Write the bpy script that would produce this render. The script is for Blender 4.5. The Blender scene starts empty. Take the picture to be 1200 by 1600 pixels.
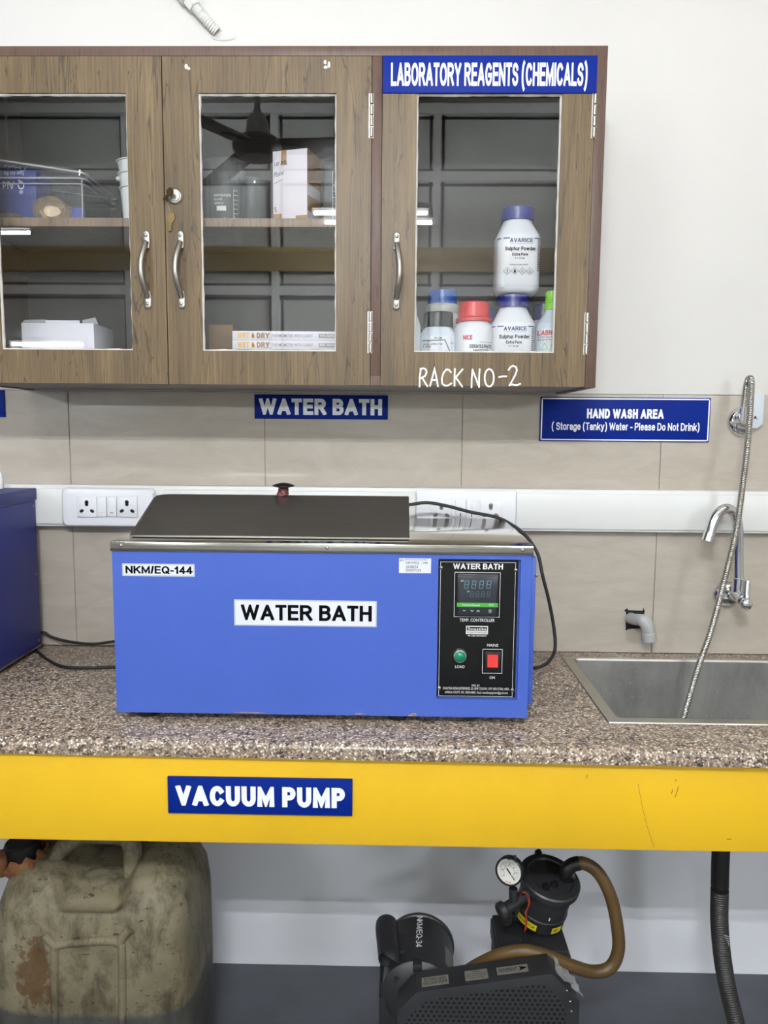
import bpy, bmesh, math, random
from mathutils import Vector, Matrix, Quaternion
random.seed(7)
SC = bpy.context.scene
COL = SC.collection
PI = math.pi

# ------------------------------------------------------------------ camera
CF, CP, CYAW, CROLL = 1206.5495, 0.1105, 0.0179, 0.0080      # focal length in pixels of a 1200x1600 frame
CAM = Vector((0.0, -1.8701, 1.3998))
_c, _s = math.cos(CYAW), math.sin(CYAW)
_F = Vector((-_s*math.cos(CP), _c*math.cos(CP), -math.sin(CP)))
_R = Vector((_c, _s, 0.0)); _U = _R.cross(_F)
_cr, _sr = math.cos(CROLL), math.sin(CROLL)
_R, _U = _cr*_R+_sr*_U, -_sr*_R+_cr*_U
cd = bpy.data.cameras.new('camera'); cam = bpy.data.objects.new('camera', cd); COL.objects.link(cam)
cd.sensor_fit = 'VERTICAL'; cd.sensor_height = 36.0; cd.sensor_width = 27.0
cd.lens = CF/1600*36.0; cd.clip_start = 0.02; cd.clip_end = 50
cam.matrix_world = Matrix(((_R.x, _U.x, -_F.x, CAM.x), (_R.y, _U.y, -_F.y, CAM.y), (_R.z, _U.z, -_F.z, CAM.z), (0, 0, 0, 1)))
SC.camera = cam

def ray(px, py): return _F + _R*((px-600)/CF) - _U*((py-800)/CF)
def W(px, py, y):                 # a point of the photograph taken back to the vertical plane y
    d = ray(px, py); return CAM + d*((y-CAM.y)/d.y)
def G(px, py, z):                 # ... to the horizontal plane z
    d = ray(px, py); return CAM + d*((z-CAM.z)/d.z)
def rect(x0, y0, x1, y1, y):      # pixel box on plane y -> (X0, X1, Z0, Z1)
    mx, my = (x0+x1)/2, (y0+y1)/2
    return W(x0, my, y).x, W(x1, my, y).x, W(mx, y1, y).z, W(mx, y0, y).z

# ------------------------------------------------------------------ light and exposure
VS = SC.view_settings
SC.display_settings.display_device = 'sRGB'
VS.view_transform = 'Standard'; VS.look = 'None'; VS.gamma = 1.0; VS.use_curve_mapping = False
VS.exposure = -0.06
world = bpy.data.worlds.new('World'); SC.world = world; world.use_nodes = True
world.node_tree.nodes['Background'].inputs[0].default_value = (0.9, 0.95, 1, 1)
world.node_tree.nodes['Background'].inputs[1].default_value = 0.05
TUBE_POWER = 44.0      # emission of the fluorescent tubes
LOW_POWER = 720.0
FAR_POWER = 760.0
MID_POWER = 70.0

# ------------------------------------------------------------------ materials
def lin(c):
    f = lambda u: u/12.92 if u <= 0.04045 else ((u+0.055)/1.055)**2.4
    return tuple(f(v/255.0) for v in c) + (1.0,)
class NT:
    def __init__(s, name):
        s.m = bpy.data.materials.new(name); s.m.use_nodes = True; s.t = s.m.node_tree
        s.b = s.t.nodes['Principled BSDF']; s.out = s.t.nodes['Material Output']
    def n(s, typ, **kw):
        nd = s.t.nodes.new(typ)
        for k, v in kw.items():
            if k.startswith('i_'):
                key = k[2:]; key = int(key) if key.isdigit() else key
                nd.inputs[key].default_value = v
            else: setattr(nd, k, v)
        return nd
    def l(s, a, b): s.t.links.new(a, b)
    def coord(s, scale=(1, 1, 1), rot=(0, 0, 0)):
        tc = s.n('ShaderNodeTexCoord'); mp = s.n('ShaderNodeMapping')
        mp.inputs['Scale'].default_value = scale; mp.inputs['Rotation'].default_value = rot
        s.l(tc.outputs['Object'], mp.inputs['Vector']); return mp.outputs[0]
    def noise(s, vec, scale=1.0, detail=3.0, rough=0.5, dist=0.0):
        nd = s.n('ShaderNodeTexNoise'); nd.inputs['Scale'].default_value = scale
        nd.inputs['Detail'].default_value = detail; nd.inputs['Roughness'].default_value = rough
        nd.inputs['Distortion'].default_value = dist
        s.l(vec, nd.inputs['Vector']); return nd.outputs['Fac']
    def ramp(s, fac, stops, interp='LINEAR'):
        r = s.n('ShaderNodeValToRGB'); r.color_ramp.interpolation = interp
        e = r.color_ramp.elements
        while len(e) < len(stops): e.new(0.5)
        for i, (p, c) in enumerate(stops):
            e[i].position = p; e[i].color = c if len(c) == 4 else lin(c)
        s.l(fac, r.inputs[0]); return r.outputs[0]
    def mix(s, fac, a, b, mode='MIX'):
        m = s.n('ShaderNodeMix', data_type='RGBA', blend_type=mode)
        for i, v in ((0, fac), (6, a), (7, b)):
            if isinstance(v, (int, float)): m.inputs[i].default_value = v
            elif isinstance(v, tuple): m.inputs[i].default_value = v if len(v) == 4 else lin(v)
            else: s.l(v, m.inputs[i])
        return m.outputs[2]
    def math(s, op, a, b=0.0, c=0.0):
        m = s.n('ShaderNodeMath', operation=op)
        for i, v in enumerate((a, b, c)):
            if isinstance(v, (int, float)): m.inputs[i].default_value = v
            else: s.l(v, m.inputs[i])
        return m.outputs[0]
    def bump(s, h, strength=0.2, dist=0.001):
        b = s.n('ShaderNodeBump'); b.inputs['Strength'].default_value = strength; b.inputs['Distance'].default_value = dist
        s.l(h, b.inputs['Height']); s.l(b.outputs[0], s.b.inputs['Normal'])
    def color(s, v): s.l(v, s.b.inputs['Base Color'])

def mat(name, col, rough=0.5, metal=0.0, spec=0.5, var=0.06, vs=6.0, bump=0.0, bs=200.0, bd=0.001, coat=0.0):
    m = NT(name); b = m.b
    b.inputs['Roughness'].default_value = rough; b.inputs['Metallic'].default_value = metal
    b.inputs['Specular IOR Level'].default_value = spec; b.inputs['Coat Weight'].default_value = coat
    v = m.coord()
    c0 = lin(col); c1 = tuple(x*(1-var*2.2) for x in c0[:3])+(1,); c2 = tuple(min(1, x*(1+var)) for x in c0[:3])+(1,)
    m.color(m.ramp(m.noise(v, vs, 4), [(0.3, c1), (0.7, c2)]))
    if bump: m.bump(m.noise(v, bs, 2), bump, bd)
    return m.m

def wood_mat(name, cols, dark=(45, 34, 26), seed=0.0, rough=0.45):
    m = NT(name); b = m.b; b.inputs['Roughness'].default_value = rough; b.inputs['Specular IOR Level'].default_value = 0.35
    v = m.coord((1, 1, 0.07)); v2 = m.coord((1, 1, 0.028)); v3 = m.coord((1, 1, 0.25))
    big = m.noise(v, 16+seed, 6, 0.68, 0.6)
    base = m.ramp(big, [(0.25, cols[0]), (0.5, cols[1]), (0.75, cols[2])])
    fine = m.noise(v2, 230, 4, 0.7)
    base = m.mix(m.ramp(fine, [(0.36, (1, 1, 1, 1)), (0.58, (0, 0, 0, 1))]), base, m.mix(0.42, base, dark))
    crack = m.noise(v, 34+seed, 3, 0.5, 1.2)
    base = m.mix(m.ramp(crack, [(0.488, (0, 0, 0, 1)), (0.5, (0.85, 0.85, 0.85, 1)), (0.512, (0, 0, 0, 1))]), base, dark)
    m.color(base); m.bump(fine, 0.12, 0.0006); return m.m

def steel_mat(name, col=(200, 198, 192), rough=0.2, streak=(1, 40, 40), var=0.12, spots=False):
    m = NT(name); b = m.b; b.inputs['Metallic'].default_value = 1.0
    v = m.coord(streak); f = m.noise(v, 6, 5, 0.6)
    c0 = lin(col); m.color(m.ramp(f, [(0.3, tuple(x*(1-var) for x in c0[:3])+(1,)), (0.7, c0)]))
    big = m.noise(m.coord(), 7, 4, 0.6)
    r = m.n('ShaderNodeMapRange'); r.inputs['To Min'].default_value = rough*0.8; r.inputs['To Max'].default_value = rough*1.25
    m.l(big, r.inputs['Value']); m.l(r.outputs[0], b.inputs['Roughness'])
    return m.m

def pane_mat(name, ior=1.7, tint=(1, 1, 1), haze=0.0):
    # clear sheet: the outer face mirrors by Fresnel, the rest lets light straight through
    m = NT(name); t = m.t; t.nodes.remove(m.b)
    tr = m.n('ShaderNodeBsdfTransparent'); tr.inputs[0].default_value = tint+(1,)
    gl = m.n('ShaderNodeBsdfGlossy'); gl.inputs['Roughness'].default_value = 0.01
    fr = m.n('ShaderNodeFresnel'); fr.inputs['IOR'].default_value = ior
    ge = m.n('ShaderNodeNewGeometry')
    f = m.math('MULTIPLY', fr.outputs[0], m.math('SUBTRACT', 1.0, ge.outputs['Backfacing']))
    mx = m.n('ShaderNodeMixShader'); m.l(f, mx.inputs[0]); m.l(tr.outputs[0], mx.inputs[1]); m.l(gl.outputs[0], mx.inputs[2])
    last = mx.outputs[0]
    if haze:
        df = m.n('ShaderNodeBsdfDiffuse'); df.inputs[0].default_value = (0.85, 0.87, 0.88, 1)
        m2 = m.n('ShaderNodeMixShader'); m2.inputs[0].default_value = haze
        m.l(last, m2.inputs[1]); m.l(df.outputs[0], m2.inputs[2]); last = m2.outputs[0]
    m.l(last, m.out.inputs[0]); return m.m

def emit_mat(name, col, power):
    m = NT(name); b = m.b; b.inputs['Base Color'].default_value = (0.9, 0.9, 0.9, 1)
    b.inputs['Emission Color'].default_value = lin(col); b.inputs['Emission Strength'].default_value = power
    return m.m

def granite_mat():
    m = NT('granite'); b = m.b; b.inputs['Roughness'].default_value = 0.33
    v = m.coord()
    vo = m.n('ShaderNodeTexVoronoi'); vo.inputs['Scale'].default_value = 330; m.l(v, vo.inputs['Vector'])
    sep = m.n('ShaderNodeSeparateColor'); m.l(vo.outputs['Color'], sep.inputs[0])
    base = m.ramp(sep.outputs[0], [(0.0, (24, 21, 19)), (0.16, (62, 53, 46)), (0.32, (122, 106, 90)), (0.5, (158, 138, 117)),
                                   (0.66, (134, 117, 101)), (0.8, (198, 179, 156)), (0.92, (246, 236, 220))], 'CONSTANT')
    v2 = m.n('ShaderNodeTexVoronoi'); v2.inputs['Scale'].default_value = 120; m.l(v, v2.inputs['Vector'])
    s2 = m.n('ShaderNodeSeparateColor'); m.l(v2.outputs['Color'], s2.inputs[0])
    b2 = m.ramp(s2.outputs[0], [(0.0, (44, 38, 34)), (0.2, (112, 98, 85)), (0.5, (158, 139, 120)), (0.8, (186, 167, 146))], 'CONSTANT')
    m.color(m.mix(0.33, base, b2)); return m.m

def hole_mat():
    m = NT('perforated steel'); b = m.b; b.inputs['Roughness'].default_value = 0.45
    tc = m.n('ShaderNodeTexCoord'); sp = m.n('ShaderNodeSeparateXYZ'); m.l(tc.outputs['Object'], sp.inputs[0])
    def grid(ox, oz):
        fx = m.math('SUBTRACT', m.math('FRACT', m.math('ADD', m.math('MULTIPLY', sp.outputs[0], 1/0.0106), 50+ox)), 0.5)
        fz = m.math('SUBTRACT', m.math('FRACT', m.math('ADD', m.math('MULTIPLY', sp.outputs[2], 1/0.0184), 50+oz)), 0.5)
        fx = m.math('MULTIPLY', fx, 0.0106); fz = m.math('MULTIPLY', fz, 0.0184)
        d = m.math('ADD', m.math('MULTIPLY', fx, fx), m.math('MULTIPLY', fz, fz))
        return m.math('LESS_THAN', d, 0.0033**2)
    h = m.math('MAXIMUM', grid(0, 0), grid(0.5, 0.5))
    m.color(m.mix(h, (44, 44, 46), (3, 3, 3)))
    m.l(m.math('MULTIPLY_ADD', h, 0.5, 0.45), b.inputs['Roughness'])
    m.bump(m.math('SUBTRACT', 1.0, h), 0.6, 0.001); return m.m

def jerry_mat():
    m = NT('dirty jerrycan plastic'); b = m.b; b.inputs['Roughness'].default_value = 0.55; b.inputs['Specular IOR Level'].default_value = 0.3
    v = m.coord(); tc = m.n('ShaderNodeTexCoord'); sp = m.n('ShaderNodeSeparateXYZ'); m.l(tc.outputs['Object'], sp.inputs[0])
    base = m.ramp(m.noise(v, 5, 6, 0.6), [(0.3, (92, 85, 66)), (0.5, (118, 110, 88)), (0.7, (134, 127, 104))])
    grime = m.noise(m.coord((1, 1, 0.5)), 22, 8, 0.72, 0.4)
    base = m.mix(m.ramp(grime, [(0.46, (0, 0, 0, 1)), (0.66, (0.8, 0.8, 0.8, 1))]), base, (52, 43, 28))
    sm = m.noise(m.coord((0.6, 1, 1.6)), 75, 5, 0.65)
    base = m.mix(m.ramp(sm, [(0.62, (0, 0, 0, 1)), (0.68, (0.85, 0.85, 0.85, 1))]), base, (26, 22, 18))
    # rust-brown spill left of the embossed panel
    dx = m.math('MULTIPLY', m.math('ADD', sp.outputs[0], 0.098), 26.0); dz = m.math('MULTIPLY', m.math('SUBTRACT', sp.outputs[2], 0.335), 11.0)
    rr = m.math('SUBTRACT', 1.0, m.math('SQRT', m.math('ADD', m.math('MULTIPLY', dx, dx), m.math('MULTIPLY', dz, dz))))
    sp_m = m.math('MULTIPLY', m.math('GREATER_THAN', m.math('ADD', rr, m.math('MULTIPLY', m.math('SUBTRACT', m.noise(v, 40, 6, 0.7), 0.5), 3.0)), 0.25), 0.7)
    base = m.mix(sp_m, base, (82, 55, 24))
    # the dark liquid inside shows through up to its level
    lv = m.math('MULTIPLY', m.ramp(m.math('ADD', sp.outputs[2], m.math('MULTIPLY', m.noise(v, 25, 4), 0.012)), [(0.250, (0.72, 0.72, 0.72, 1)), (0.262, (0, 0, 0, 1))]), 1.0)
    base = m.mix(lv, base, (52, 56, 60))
    m.color(base); m.bump(m.noise(v, 60, 4), 0.15, 0.002); return m.m

M = {}
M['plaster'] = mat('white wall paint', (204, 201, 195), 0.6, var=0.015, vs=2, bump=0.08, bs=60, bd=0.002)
M['plaster_low'] = mat('wall paint lightened below the bench', (240, 241, 245), 0.5, var=0.015, vs=2, bump=0.08, bs=60, bd=0.002)  # same wall, colour lightened to make up for weak light under the bench
M['ceil'] = mat('ceiling paint', (232, 232, 228), 0.8, var=0.01)
M['floor'] = mat('grey floor', (82, 84, 90), 0.35, var=0.12, vs=5)
M['grey_wall'] = mat('far wall paint', (222, 222, 218), 0.7, var=0.03)
M['far_panel'] = mat('grey window panel', (196, 199, 192), 0.5, var=0.05, vs=3)
M['far_frame'] = mat('pale window frame', (226, 228, 224), 0.5, var=0.03)
M['yellow'] = mat('yellow gloss paint', (226, 180, 32), 0.38, var=0.035, vs=3, bump=0.08, bs=40, bd=0.002)
M['granite'] = granite_mat()
M['lintel'] = mat('dull yellow paint', (150, 130, 86), 0.6, var=0.05)
M['wood'] = wood_mat('brown laminate', ((78, 62, 39), (103, 84, 55), (128, 106, 71)), dark=(46, 34, 21))
M['wood_edge'] = wood_mat('dark brown edge laminate', ((78, 57, 47), (90, 68, 56), (98, 76, 62)), dark=(70, 50, 42), seed=3)
M['wood_in'] = wood_mat('cabinet inside laminate', ((104, 88, 70), (124, 106, 86), (134, 114, 94)), dark=(80, 62, 48), seed=5)
M['wood_back'] = mat('cabinet back panel', (46, 41, 36), 0.6, var=0.03)
M['underside'] = mat('lightened cabinet underside', (128, 122, 116), 0.6, var=0.04)  # bounce light put into the colour, so the lid mirrors a paler grey
M['putty'] = mat('white putty', (196, 191, 182), 0.6, var=0.08, vs=40, bump=0.4, bs=120, bd=0.002)
M['pane'] = pane_mat('cabinet glass', 1.98)
M['glassware'] = pane_mat('clear glassware', 1.5, (0.97, 0.98, 0.98), 0.04)
M['clearplastic'] = pane_mat('clear plastic', 1.6, (0.98, 0.98, 0.985), 0.025)
M['wrap'] = pane_mat('plastic wrap', 1.6, (0.85, 0.86, 0.87), 0.08)
M['nickel'] = steel_mat('brushed nickel', (168, 163, 154), 0.34, (30, 30, 1))
M['chrome'] = steel_mat('chrome', (225, 226, 228), 0.07, (5, 5, 5), 0.05)
M['steel'] = steel_mat('bath stainless steel', (214, 210, 202), 0.11, (1, 30, 30))
M['lidsteel'] = steel_mat('lid stainless steel', (214, 212, 208), 0.3, (1, 40, 40))
M['sinksteel'] = None
M['brass'] = steel_mat('old brass', (112, 94, 62), 0.5, (5, 5, 5))
M['hose_metal'] = steel_mat('hose metal', (190, 186, 178), 0.22, (5, 5, 5), 0.1)
M['hole'] = hole_mat()
M['jerry'] = jerry_mat()
M['blue'] = mat('blue leatherette paint', (64, 91, 174), 0.42, var=0.02, bump=0.35, bs=330, bd=0.0008)
M['dblue'] = mat('dark blue paint', (22, 36, 120), 0.5, var=0.03, bump=0.05, bs=200)
M['signblue'] = mat('sign blue', (4, 34, 122), 0.5, spec=0.12, var=0.03)
M['signwhite'] = mat('sign white', (236, 238, 240), 0.4, var=0.01)
M['black'] = mat('black plastic', (20, 20, 21), 0.38, var=0.1)
M['rubber'] = mat('black rubber', (24, 24, 24), 0.6, var=0.1)
M['panelblack'] = mat('black panel', (8, 8, 9), 0.22, var=0.05)
M['pump'] = mat('black pump paint', (40, 40, 42), 0.42, var=0.12, vs=12, bump=0.1, bs=90)
M['pump2'] = mat('worn black casting', (34, 34, 35), 0.55, var=0.15, vs=20, bump=0.25, bs=120)
M['print'] = mat('pale print', (206, 206, 202), 0.5, var=0.01)
M['ink'] = mat('black ink', (10, 10, 12), 0.9, spec=0.05, var=0.01)
M['goldink'] = mat('gold ink', (206, 160, 60), 0.5, var=0.02)
M['brownink'] = mat('brown ink', (140, 104, 66), 0.5, var=0.02)
M['grayink'] = mat('grey ink', (120, 112, 104), 0.6, var=0.01)
M['navyink'] = mat('navy ink', (40, 46, 100), 0.6, var=0.01)
M['redink'] = mat('red ink', (190, 40, 44), 0.6, var=0.01)
M['tealink'] = mat('teal ink', (60, 110, 104), 0.6, var=0.01)
M['label'] = mat('white label', (214, 216, 220), 0.45, var=0.01)
M['hdpe'] = mat('white bottle plastic', (204, 207, 209), 0.4, var=0.01)
M['capblue'] = mat('blue cap', (24, 28, 112), 0.35, var=0.05)
M['capblue2'] = mat('mid blue cap', (40, 84, 158), 0.35, var=0.05)
M['capred'] = mat('red cap', (190, 22, 28), 0.35, var=0.04)
M['capgreen'] = mat('green cap', (130, 206, 40), 0.35, var=0.04)
M['capblack'] = mat('black cap', (32, 32, 34), 0.4, var=0.05)
M['frost'] = mat('frosted bottle plastic', (196, 206, 214), 0.3, var=0.02)
M['collar'] = mat('grey bottle collar', (176, 176, 170), 0.4, var=0.02)
M['pvc'] = mat('white PVC', (216, 216, 211), 0.4, var=0.01)
M['switch'] = mat('white switch plastic', (222, 222, 224), 0.3, var=0.005)
M['dark'] = mat('dark recess', (12, 11, 11), 0.8, var=0.02)
M['carton'] = mat('brown carton', (106, 82, 55), 0.75, var=0.06, vs=9)
M['dcarton'] = mat('dark brown carton', (78, 63, 46), 0.75, var=0.06, vs=9)
M['wcarton'] = mat('white carton', (202, 200, 206), 0.6, var=0.02)
M['tape'] = mat('brown tape', (150, 116, 74), 0.35, var=0.05)
M['gauze'] = mat('cream bandage', (228, 208, 170), 0.85, var=0.12, vs=60, bump=0.5, bs=160, bd=0.003)
M['bluecard'] = mat('blue card', (24, 46, 140), 0.5, var=0.02)
M['grayplastic'] = mat('grey plastic pipe', (168, 168, 165), 0.45, var=0.04)
M['greybox'] = mat('pale grey plastic', (196, 204, 210), 0.45, var=0.02)
M['hoseblack'] = mat('black waste hose', (44, 42, 40), 0.5, var=0.12, vs=15)
M['hosebrown'] = mat('brown rubber vacuum hose', (92, 70, 36), 0.45, var=0.1, vs=14)
M['orange'] = mat('orange rag', (108, 68, 34), 0.85, var=0.25, vs=24, bump=0.6, bs=60, bd=0.006)
M['thread'] = mat('red thread', (140, 44, 24), 0.8, var=0.2, vs=80)
M['yellowtag'] = mat('yellow tag', (214, 196, 30), 0.5, var=0.02)
M['alulabel'] = mat('grey plate', (112, 109, 100), 0.4, var=0.05)
M['gaugewhite'] = mat('gauge dial', (222, 220, 212), 0.5, var=0.01)
M['green'] = mat('green lens', (10, 122, 84), 0.2, var=0.1, vs=200)
M['red'] = mat('red rocker', (206, 46, 46), 0.3, var=0.02)
M['segs'] = mat('dim LCD segments', (92, 128, 136), 0.4, var=0.01)
M['segs2'] = mat('dimmer LCD segments', (78, 98, 104), 0.4, var=0.01)
M['lcd'] = mat('display window', (44, 48, 54), 0.25, var=0.02)
M['lcdgreen'] = mat('display green band', (66, 158, 52), 0.4, var=0.01)
M['chalk'] = mat('white chalk paint', (238, 236, 234), 0.7, var=0.02)
M['fanhub'] = mat('grey fan hub', (128, 124, 118), 0.4, var=0.03)
M['fan'] = mat('dark fan paint', (62, 58, 54), 0.4, var=0.03)
M['tube'] = emit_mat('tube light glow', (236, 243, 255), TUBE_POWER)
M['tubewarm'] = emit_mat('warm tube light glow', (255, 240, 214), TUBE_POWER*0.6)
M['tubemid'] = emit_mat('ceiling tube light glow', (244, 248, 255), MID_POWER)
M['tubelow'] = emit_mat('low tube light glow', (240, 246, 255), LOW_POWER)
M['tubefar'] = emit_mat('far tube light glow', (244, 248, 255), FAR_POWER)
def sink_mat():
    m = NT('dull sink steel'); b = m.b; b.inputs['Metallic'].default_value = 0.85; b.inputs['Roughness'].default_value = 0.42
    v = m.coord(); c = m.ramp(m.noise(m.coord((1, 1, 0.5)), 9, 6, 0.65), [(0.3, (150, 149, 146)), (0.7, (196, 195, 190))])
    sp = m.noise(v, 150, 3, 0.6)
    c = m.mix(m.ramp(sp, [(0.66, (0, 0, 0, 1)), (0.72, (0.8, 0.8, 0.8, 1))]), c, (205, 205, 202))
    m.color(c); m.bump(sp, 0.3, 0.001); return m.m
M['sinksteel'] = sink_mat()
def tile_mat():
    m = NT('cream wall tile'); b = m.b; b.inputs['Roughness'].default_value = 0.16
    v = m.coord((1, 1, 3.2)); f = m.noise(v, 7, 7, 0.62, 0.9)
    c = m.ramp(f, [(0.3, (170, 161, 147)), (0.55, (178, 169, 156)), (0.75, (184, 176, 164))])
    vein = m.noise(m.coord((0.7, 1, 3.5), (0, 0.12, 0)), 9, 6, 0.6, 1.5)
    c = m.mix(m.ramp(vein, [(0.49, (0, 0, 0, 1)), (0.5, (0.3, 0.3, 0.3, 1)), (0.52, (0, 0, 0, 1))]), c, (188, 172, 154))
    m.color(c); return m.m
M['tile'] = tile_mat()
M['grout'] = mat('tile grout', (150, 140, 126), 0.8)

# ------------------------------------------------------------------ mesh building
class MB:
    def __init__(s): s.bm = bmesh.new()
    def merge(s, bm, mi=0):
        if mi:
            for f in bm.faces: f.material_index = mi
        me = bpy.data.meshes.new('tmp'); bm.to_mesh(me); bm.free(); s.bm.from_mesh(me); bpy.data.meshes.remove(me); return s
    def box(s, x0, x1, y0, y1, z0, z1, bev=0.0, seg=2, mi=0, mtx=None):
        bm = bmesh.new(); bmesh.ops.create_cube(bm, size=1.0)
        for v in bm.verts: v.co = Vector(((x0+x1)/2+v.co.x*(x1-x0), (y0+y1)/2+v.co.y*(y1-y0), (z0+z1)/2+v.co.z*(z1-z0)))
        if bev: bmesh.ops.bevel(bm, geom=bm.edges[:], offset=bev, segments=seg, profile=0.5, affect='EDGES')
        if mtx: bm.transform(mtx)
        return s.merge(bm, mi)
    def rings(s, rings, cap0=True, cap1=True, mi=0, close=False):
        bm = bmesh.new(); vv = [[bm.verts.new(p) for p in r] for r in rings]; n = len(rings[0])
        pairs = list(zip(vv[:-1], vv[1:])) + ([(vv[-1], vv[0])] if close else [])
        for a, b in pairs:
            for i in range(n): bm.faces.new((a[i], a[(i+1) % n], b[(i+1) % n], b[i]))
        if not close:
            if cap0: bm.faces.new(vv[0][::-1])
            if cap1: bm.faces.new(vv[-1])
        bmesh.ops.recalc_face_normals(bm, faces=bm.faces[:])
        return s.merge(bm, mi)
    def frame(s, p0, p1):
        d = (Vector(p1)-Vector(p0)).normalized(); a = Vector((0, 0, 1)) if abs(d.z) < 0.9 else Vector((1, 0, 0))
        u = d.cross(a).normalized(); return u, d.cross(u).normalized(), d
    def cyl(s, p0, p1, r0, r1=None, n=24, mi=0, bev=0.0):
        p0, p1 = Vector(p0), Vector(p1); r1 = r0 if r1 is None else r1; u, v, d = s.frame(p0, p1)
        def ring(c, r): return [c+(u*math.cos(2*PI*i/n)+v*math.sin(2*PI*i/n))*r for i in range(n)]
        if bev: rs = [ring(p0, r0-bev), ring(p0+d*bev, r0), ring(p1-d*bev, r1), ring(p1, r1-bev)]
        else: rs = [ring(p0, r0), ring(p1, r1)]
        return s.rings(rs, mi=mi)
    def lathe(s, prof, p0=(0, 0, 0), axis=(0, 0, 1), n=32, mi=0, cap0=True, cap1=True):
        p0 = Vector(p0); u, v, d = s.frame(p0, p0+Vector(axis))
        return s.rings([[p0+d*h+(u*math.cos(2*PI*i/n)+v*math.sin(2*PI*i/n))*max(r, 1e-5) for i in range(n)] for r, h in prof], cap0, cap1, mi)
    def sphere(s, c, r, sc=(1, 1, 1), mi=0, n=16):
        bm = bmesh.new(); bmesh.ops.create_uvsphere(bm, u_segments=n*2, v_segments=n, radius=r)
        for v in bm.verts: v.co = Vector((v.co.x*sc[0], v.co.y*sc[1], v.co.z*sc[2]))+Vector(c)
        return s.merge(bm, mi)
    def tube(s, pts, r, n=12, steps=8, mi=0, flat=1.0, up=None):
        pts = smooth(pts, steps) if steps > 1 else [Vector(p) for p in pts]
        m = len(pts); T = []
        for i in range(m): T.append((pts[min(i+1, m-1)]-pts[max(i-1, 0)]).normalized())
        a = Vector(up) if up else (Vector((0, 0, 1)) if abs(T[0].z) < 0.9 else Vector((0, 1, 0)))
        u = (a-T[0]*a.dot(T[0])).normalized(); rs = []
        for i in range(m):
            if i: u = T[i-1].rotation_difference(T[i]) @ u; u = (u-T[i]*u.dot(T[i])).normalized()
            v = T[i].cross(u); rr = r(i/(m-1)) if callable(r) else r
            rs.append([pts[i]+u*(math.cos(2*PI*k/n)*rr*flat)+v*(math.sin(2*PI*k/n)*rr) for k in range(n)])
        return s.rings(rs, mi=mi)
    def prism(s, poly, y0, y1, mi=0, bev=0.0):          # outline in x, z pushed along y
        bm = bmesh.new(); a = [bm.verts.new((p[0], y0, p[1])) for p in poly]; b = [bm.verts.new((p[0], y1, p[1])) for p in poly]; n = len(poly)
        bm.faces.new(a); bm.faces.new(b[::-1])
        for i in range(n): bm.faces.new((a[i], b[i], b[(i+1) % n], a[(i+1) % n]))
        bmesh.ops.recalc_face_normals(bm, faces=bm.faces[:])
        if bev: bmesh.ops.bevel(bm, geom=bm.edges[:], offset=bev, segments=2, profile=0.5, affect='EDGES')
        return s.merge(bm, mi)
    def text(s, body, x0, x1, z0, z1, y, bold=0.0, mi=0, fn=None, shear=0.0, res=3):
        cu = bpy.data.curves.new('t', 'FONT'); cu.body = body; cu.offset = min(bold, 0.012); cu.resolution_u = res; cu.shear = shear
        cu.align_x = 'CENTER'
        ob = bpy.data.objects.new('t', cu); me = bpy.data.meshes.new_from_object(ob)
        bpy.data.objects.remove(ob); bpy.data.curves.remove(cu)
        xs = [v.co.x for v in me.vertices]; ys = [v.co.y for v in me.vertices]
        if xs:
            a, b, c, d = min(xs), max(xs), min(ys), max(ys)
            for v in me.vertices:
                u = x0+(v.co.x-a)/max(b-a, 1e-6)*(x1-x0); w = z0+(v.co.y-c)/max(d-c, 1e-6)*(z1-z0)
                v.co = fn(u, w) if fn else (u, y, w)
            bm = bmesh.new(); bm.from_mesh(me)
            if mi:
                for f in bm.faces: f.material_index = mi
            me2 = bpy.data.meshes.new('tmp'); bm.to_mesh(me2); bm.free(); s.bm.from_mesh(me2); bpy.data.meshes.remove(me2)
        bpy.data.meshes.remove(me); return s
    def strokes(s, lines, y, w, mi=0, fn=None):         # flat pen strokes in x, z
        for li, ln in enumerate(lines):
            P = [Vector(p) for p in ln]
            if fn:
                Q = [P[0]]
                for a, b in zip(P[:-1], P[1:]):
                    k = max(1, int((b-a).length/0.003)); Q += [a.lerp(b, (q+1)/k) for q in range(k)]
                P = Q
            bm = bmesh.new(); _stroke(bm, P, w)
            for v in bm.verts:
                p = Vector(fn(v.co.x, v.co.y) if fn else (v.co.x, y, v.co.y)); p.y -= (li % 40)*0.00001; v.co = p
            s.merge(bm, mi)
        return s
    def quad(s, pts, mi=0):
        bm = bmesh.new(); bm.faces.new([bm.verts.new(p) for p in pts]); return s.merge(bm, mi)
    def build(s, name, mats, parent=None, label=None, smooth_deg=35, local=False):
        if parent is not None and not local: s.bm.transform(Matrix.Translation(-root_loc(parent)))
        me = bpy.data.meshes.new(name); s.bm.to_mesh(me); s.bm.free()
        for m in (mats if isinstance(mats, (list, tuple)) else [mats]): me.materials.append(m)
        if smooth_deg: me.shade_smooth(); me.set_sharp_from_angle(angle=math.radians(smooth_deg))
        o = bpy.data.objects.new(name, me); COL.objects.link(o)
        if parent is not None: o.parent = parent
        if label: o['label'] = label
        return o
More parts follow.
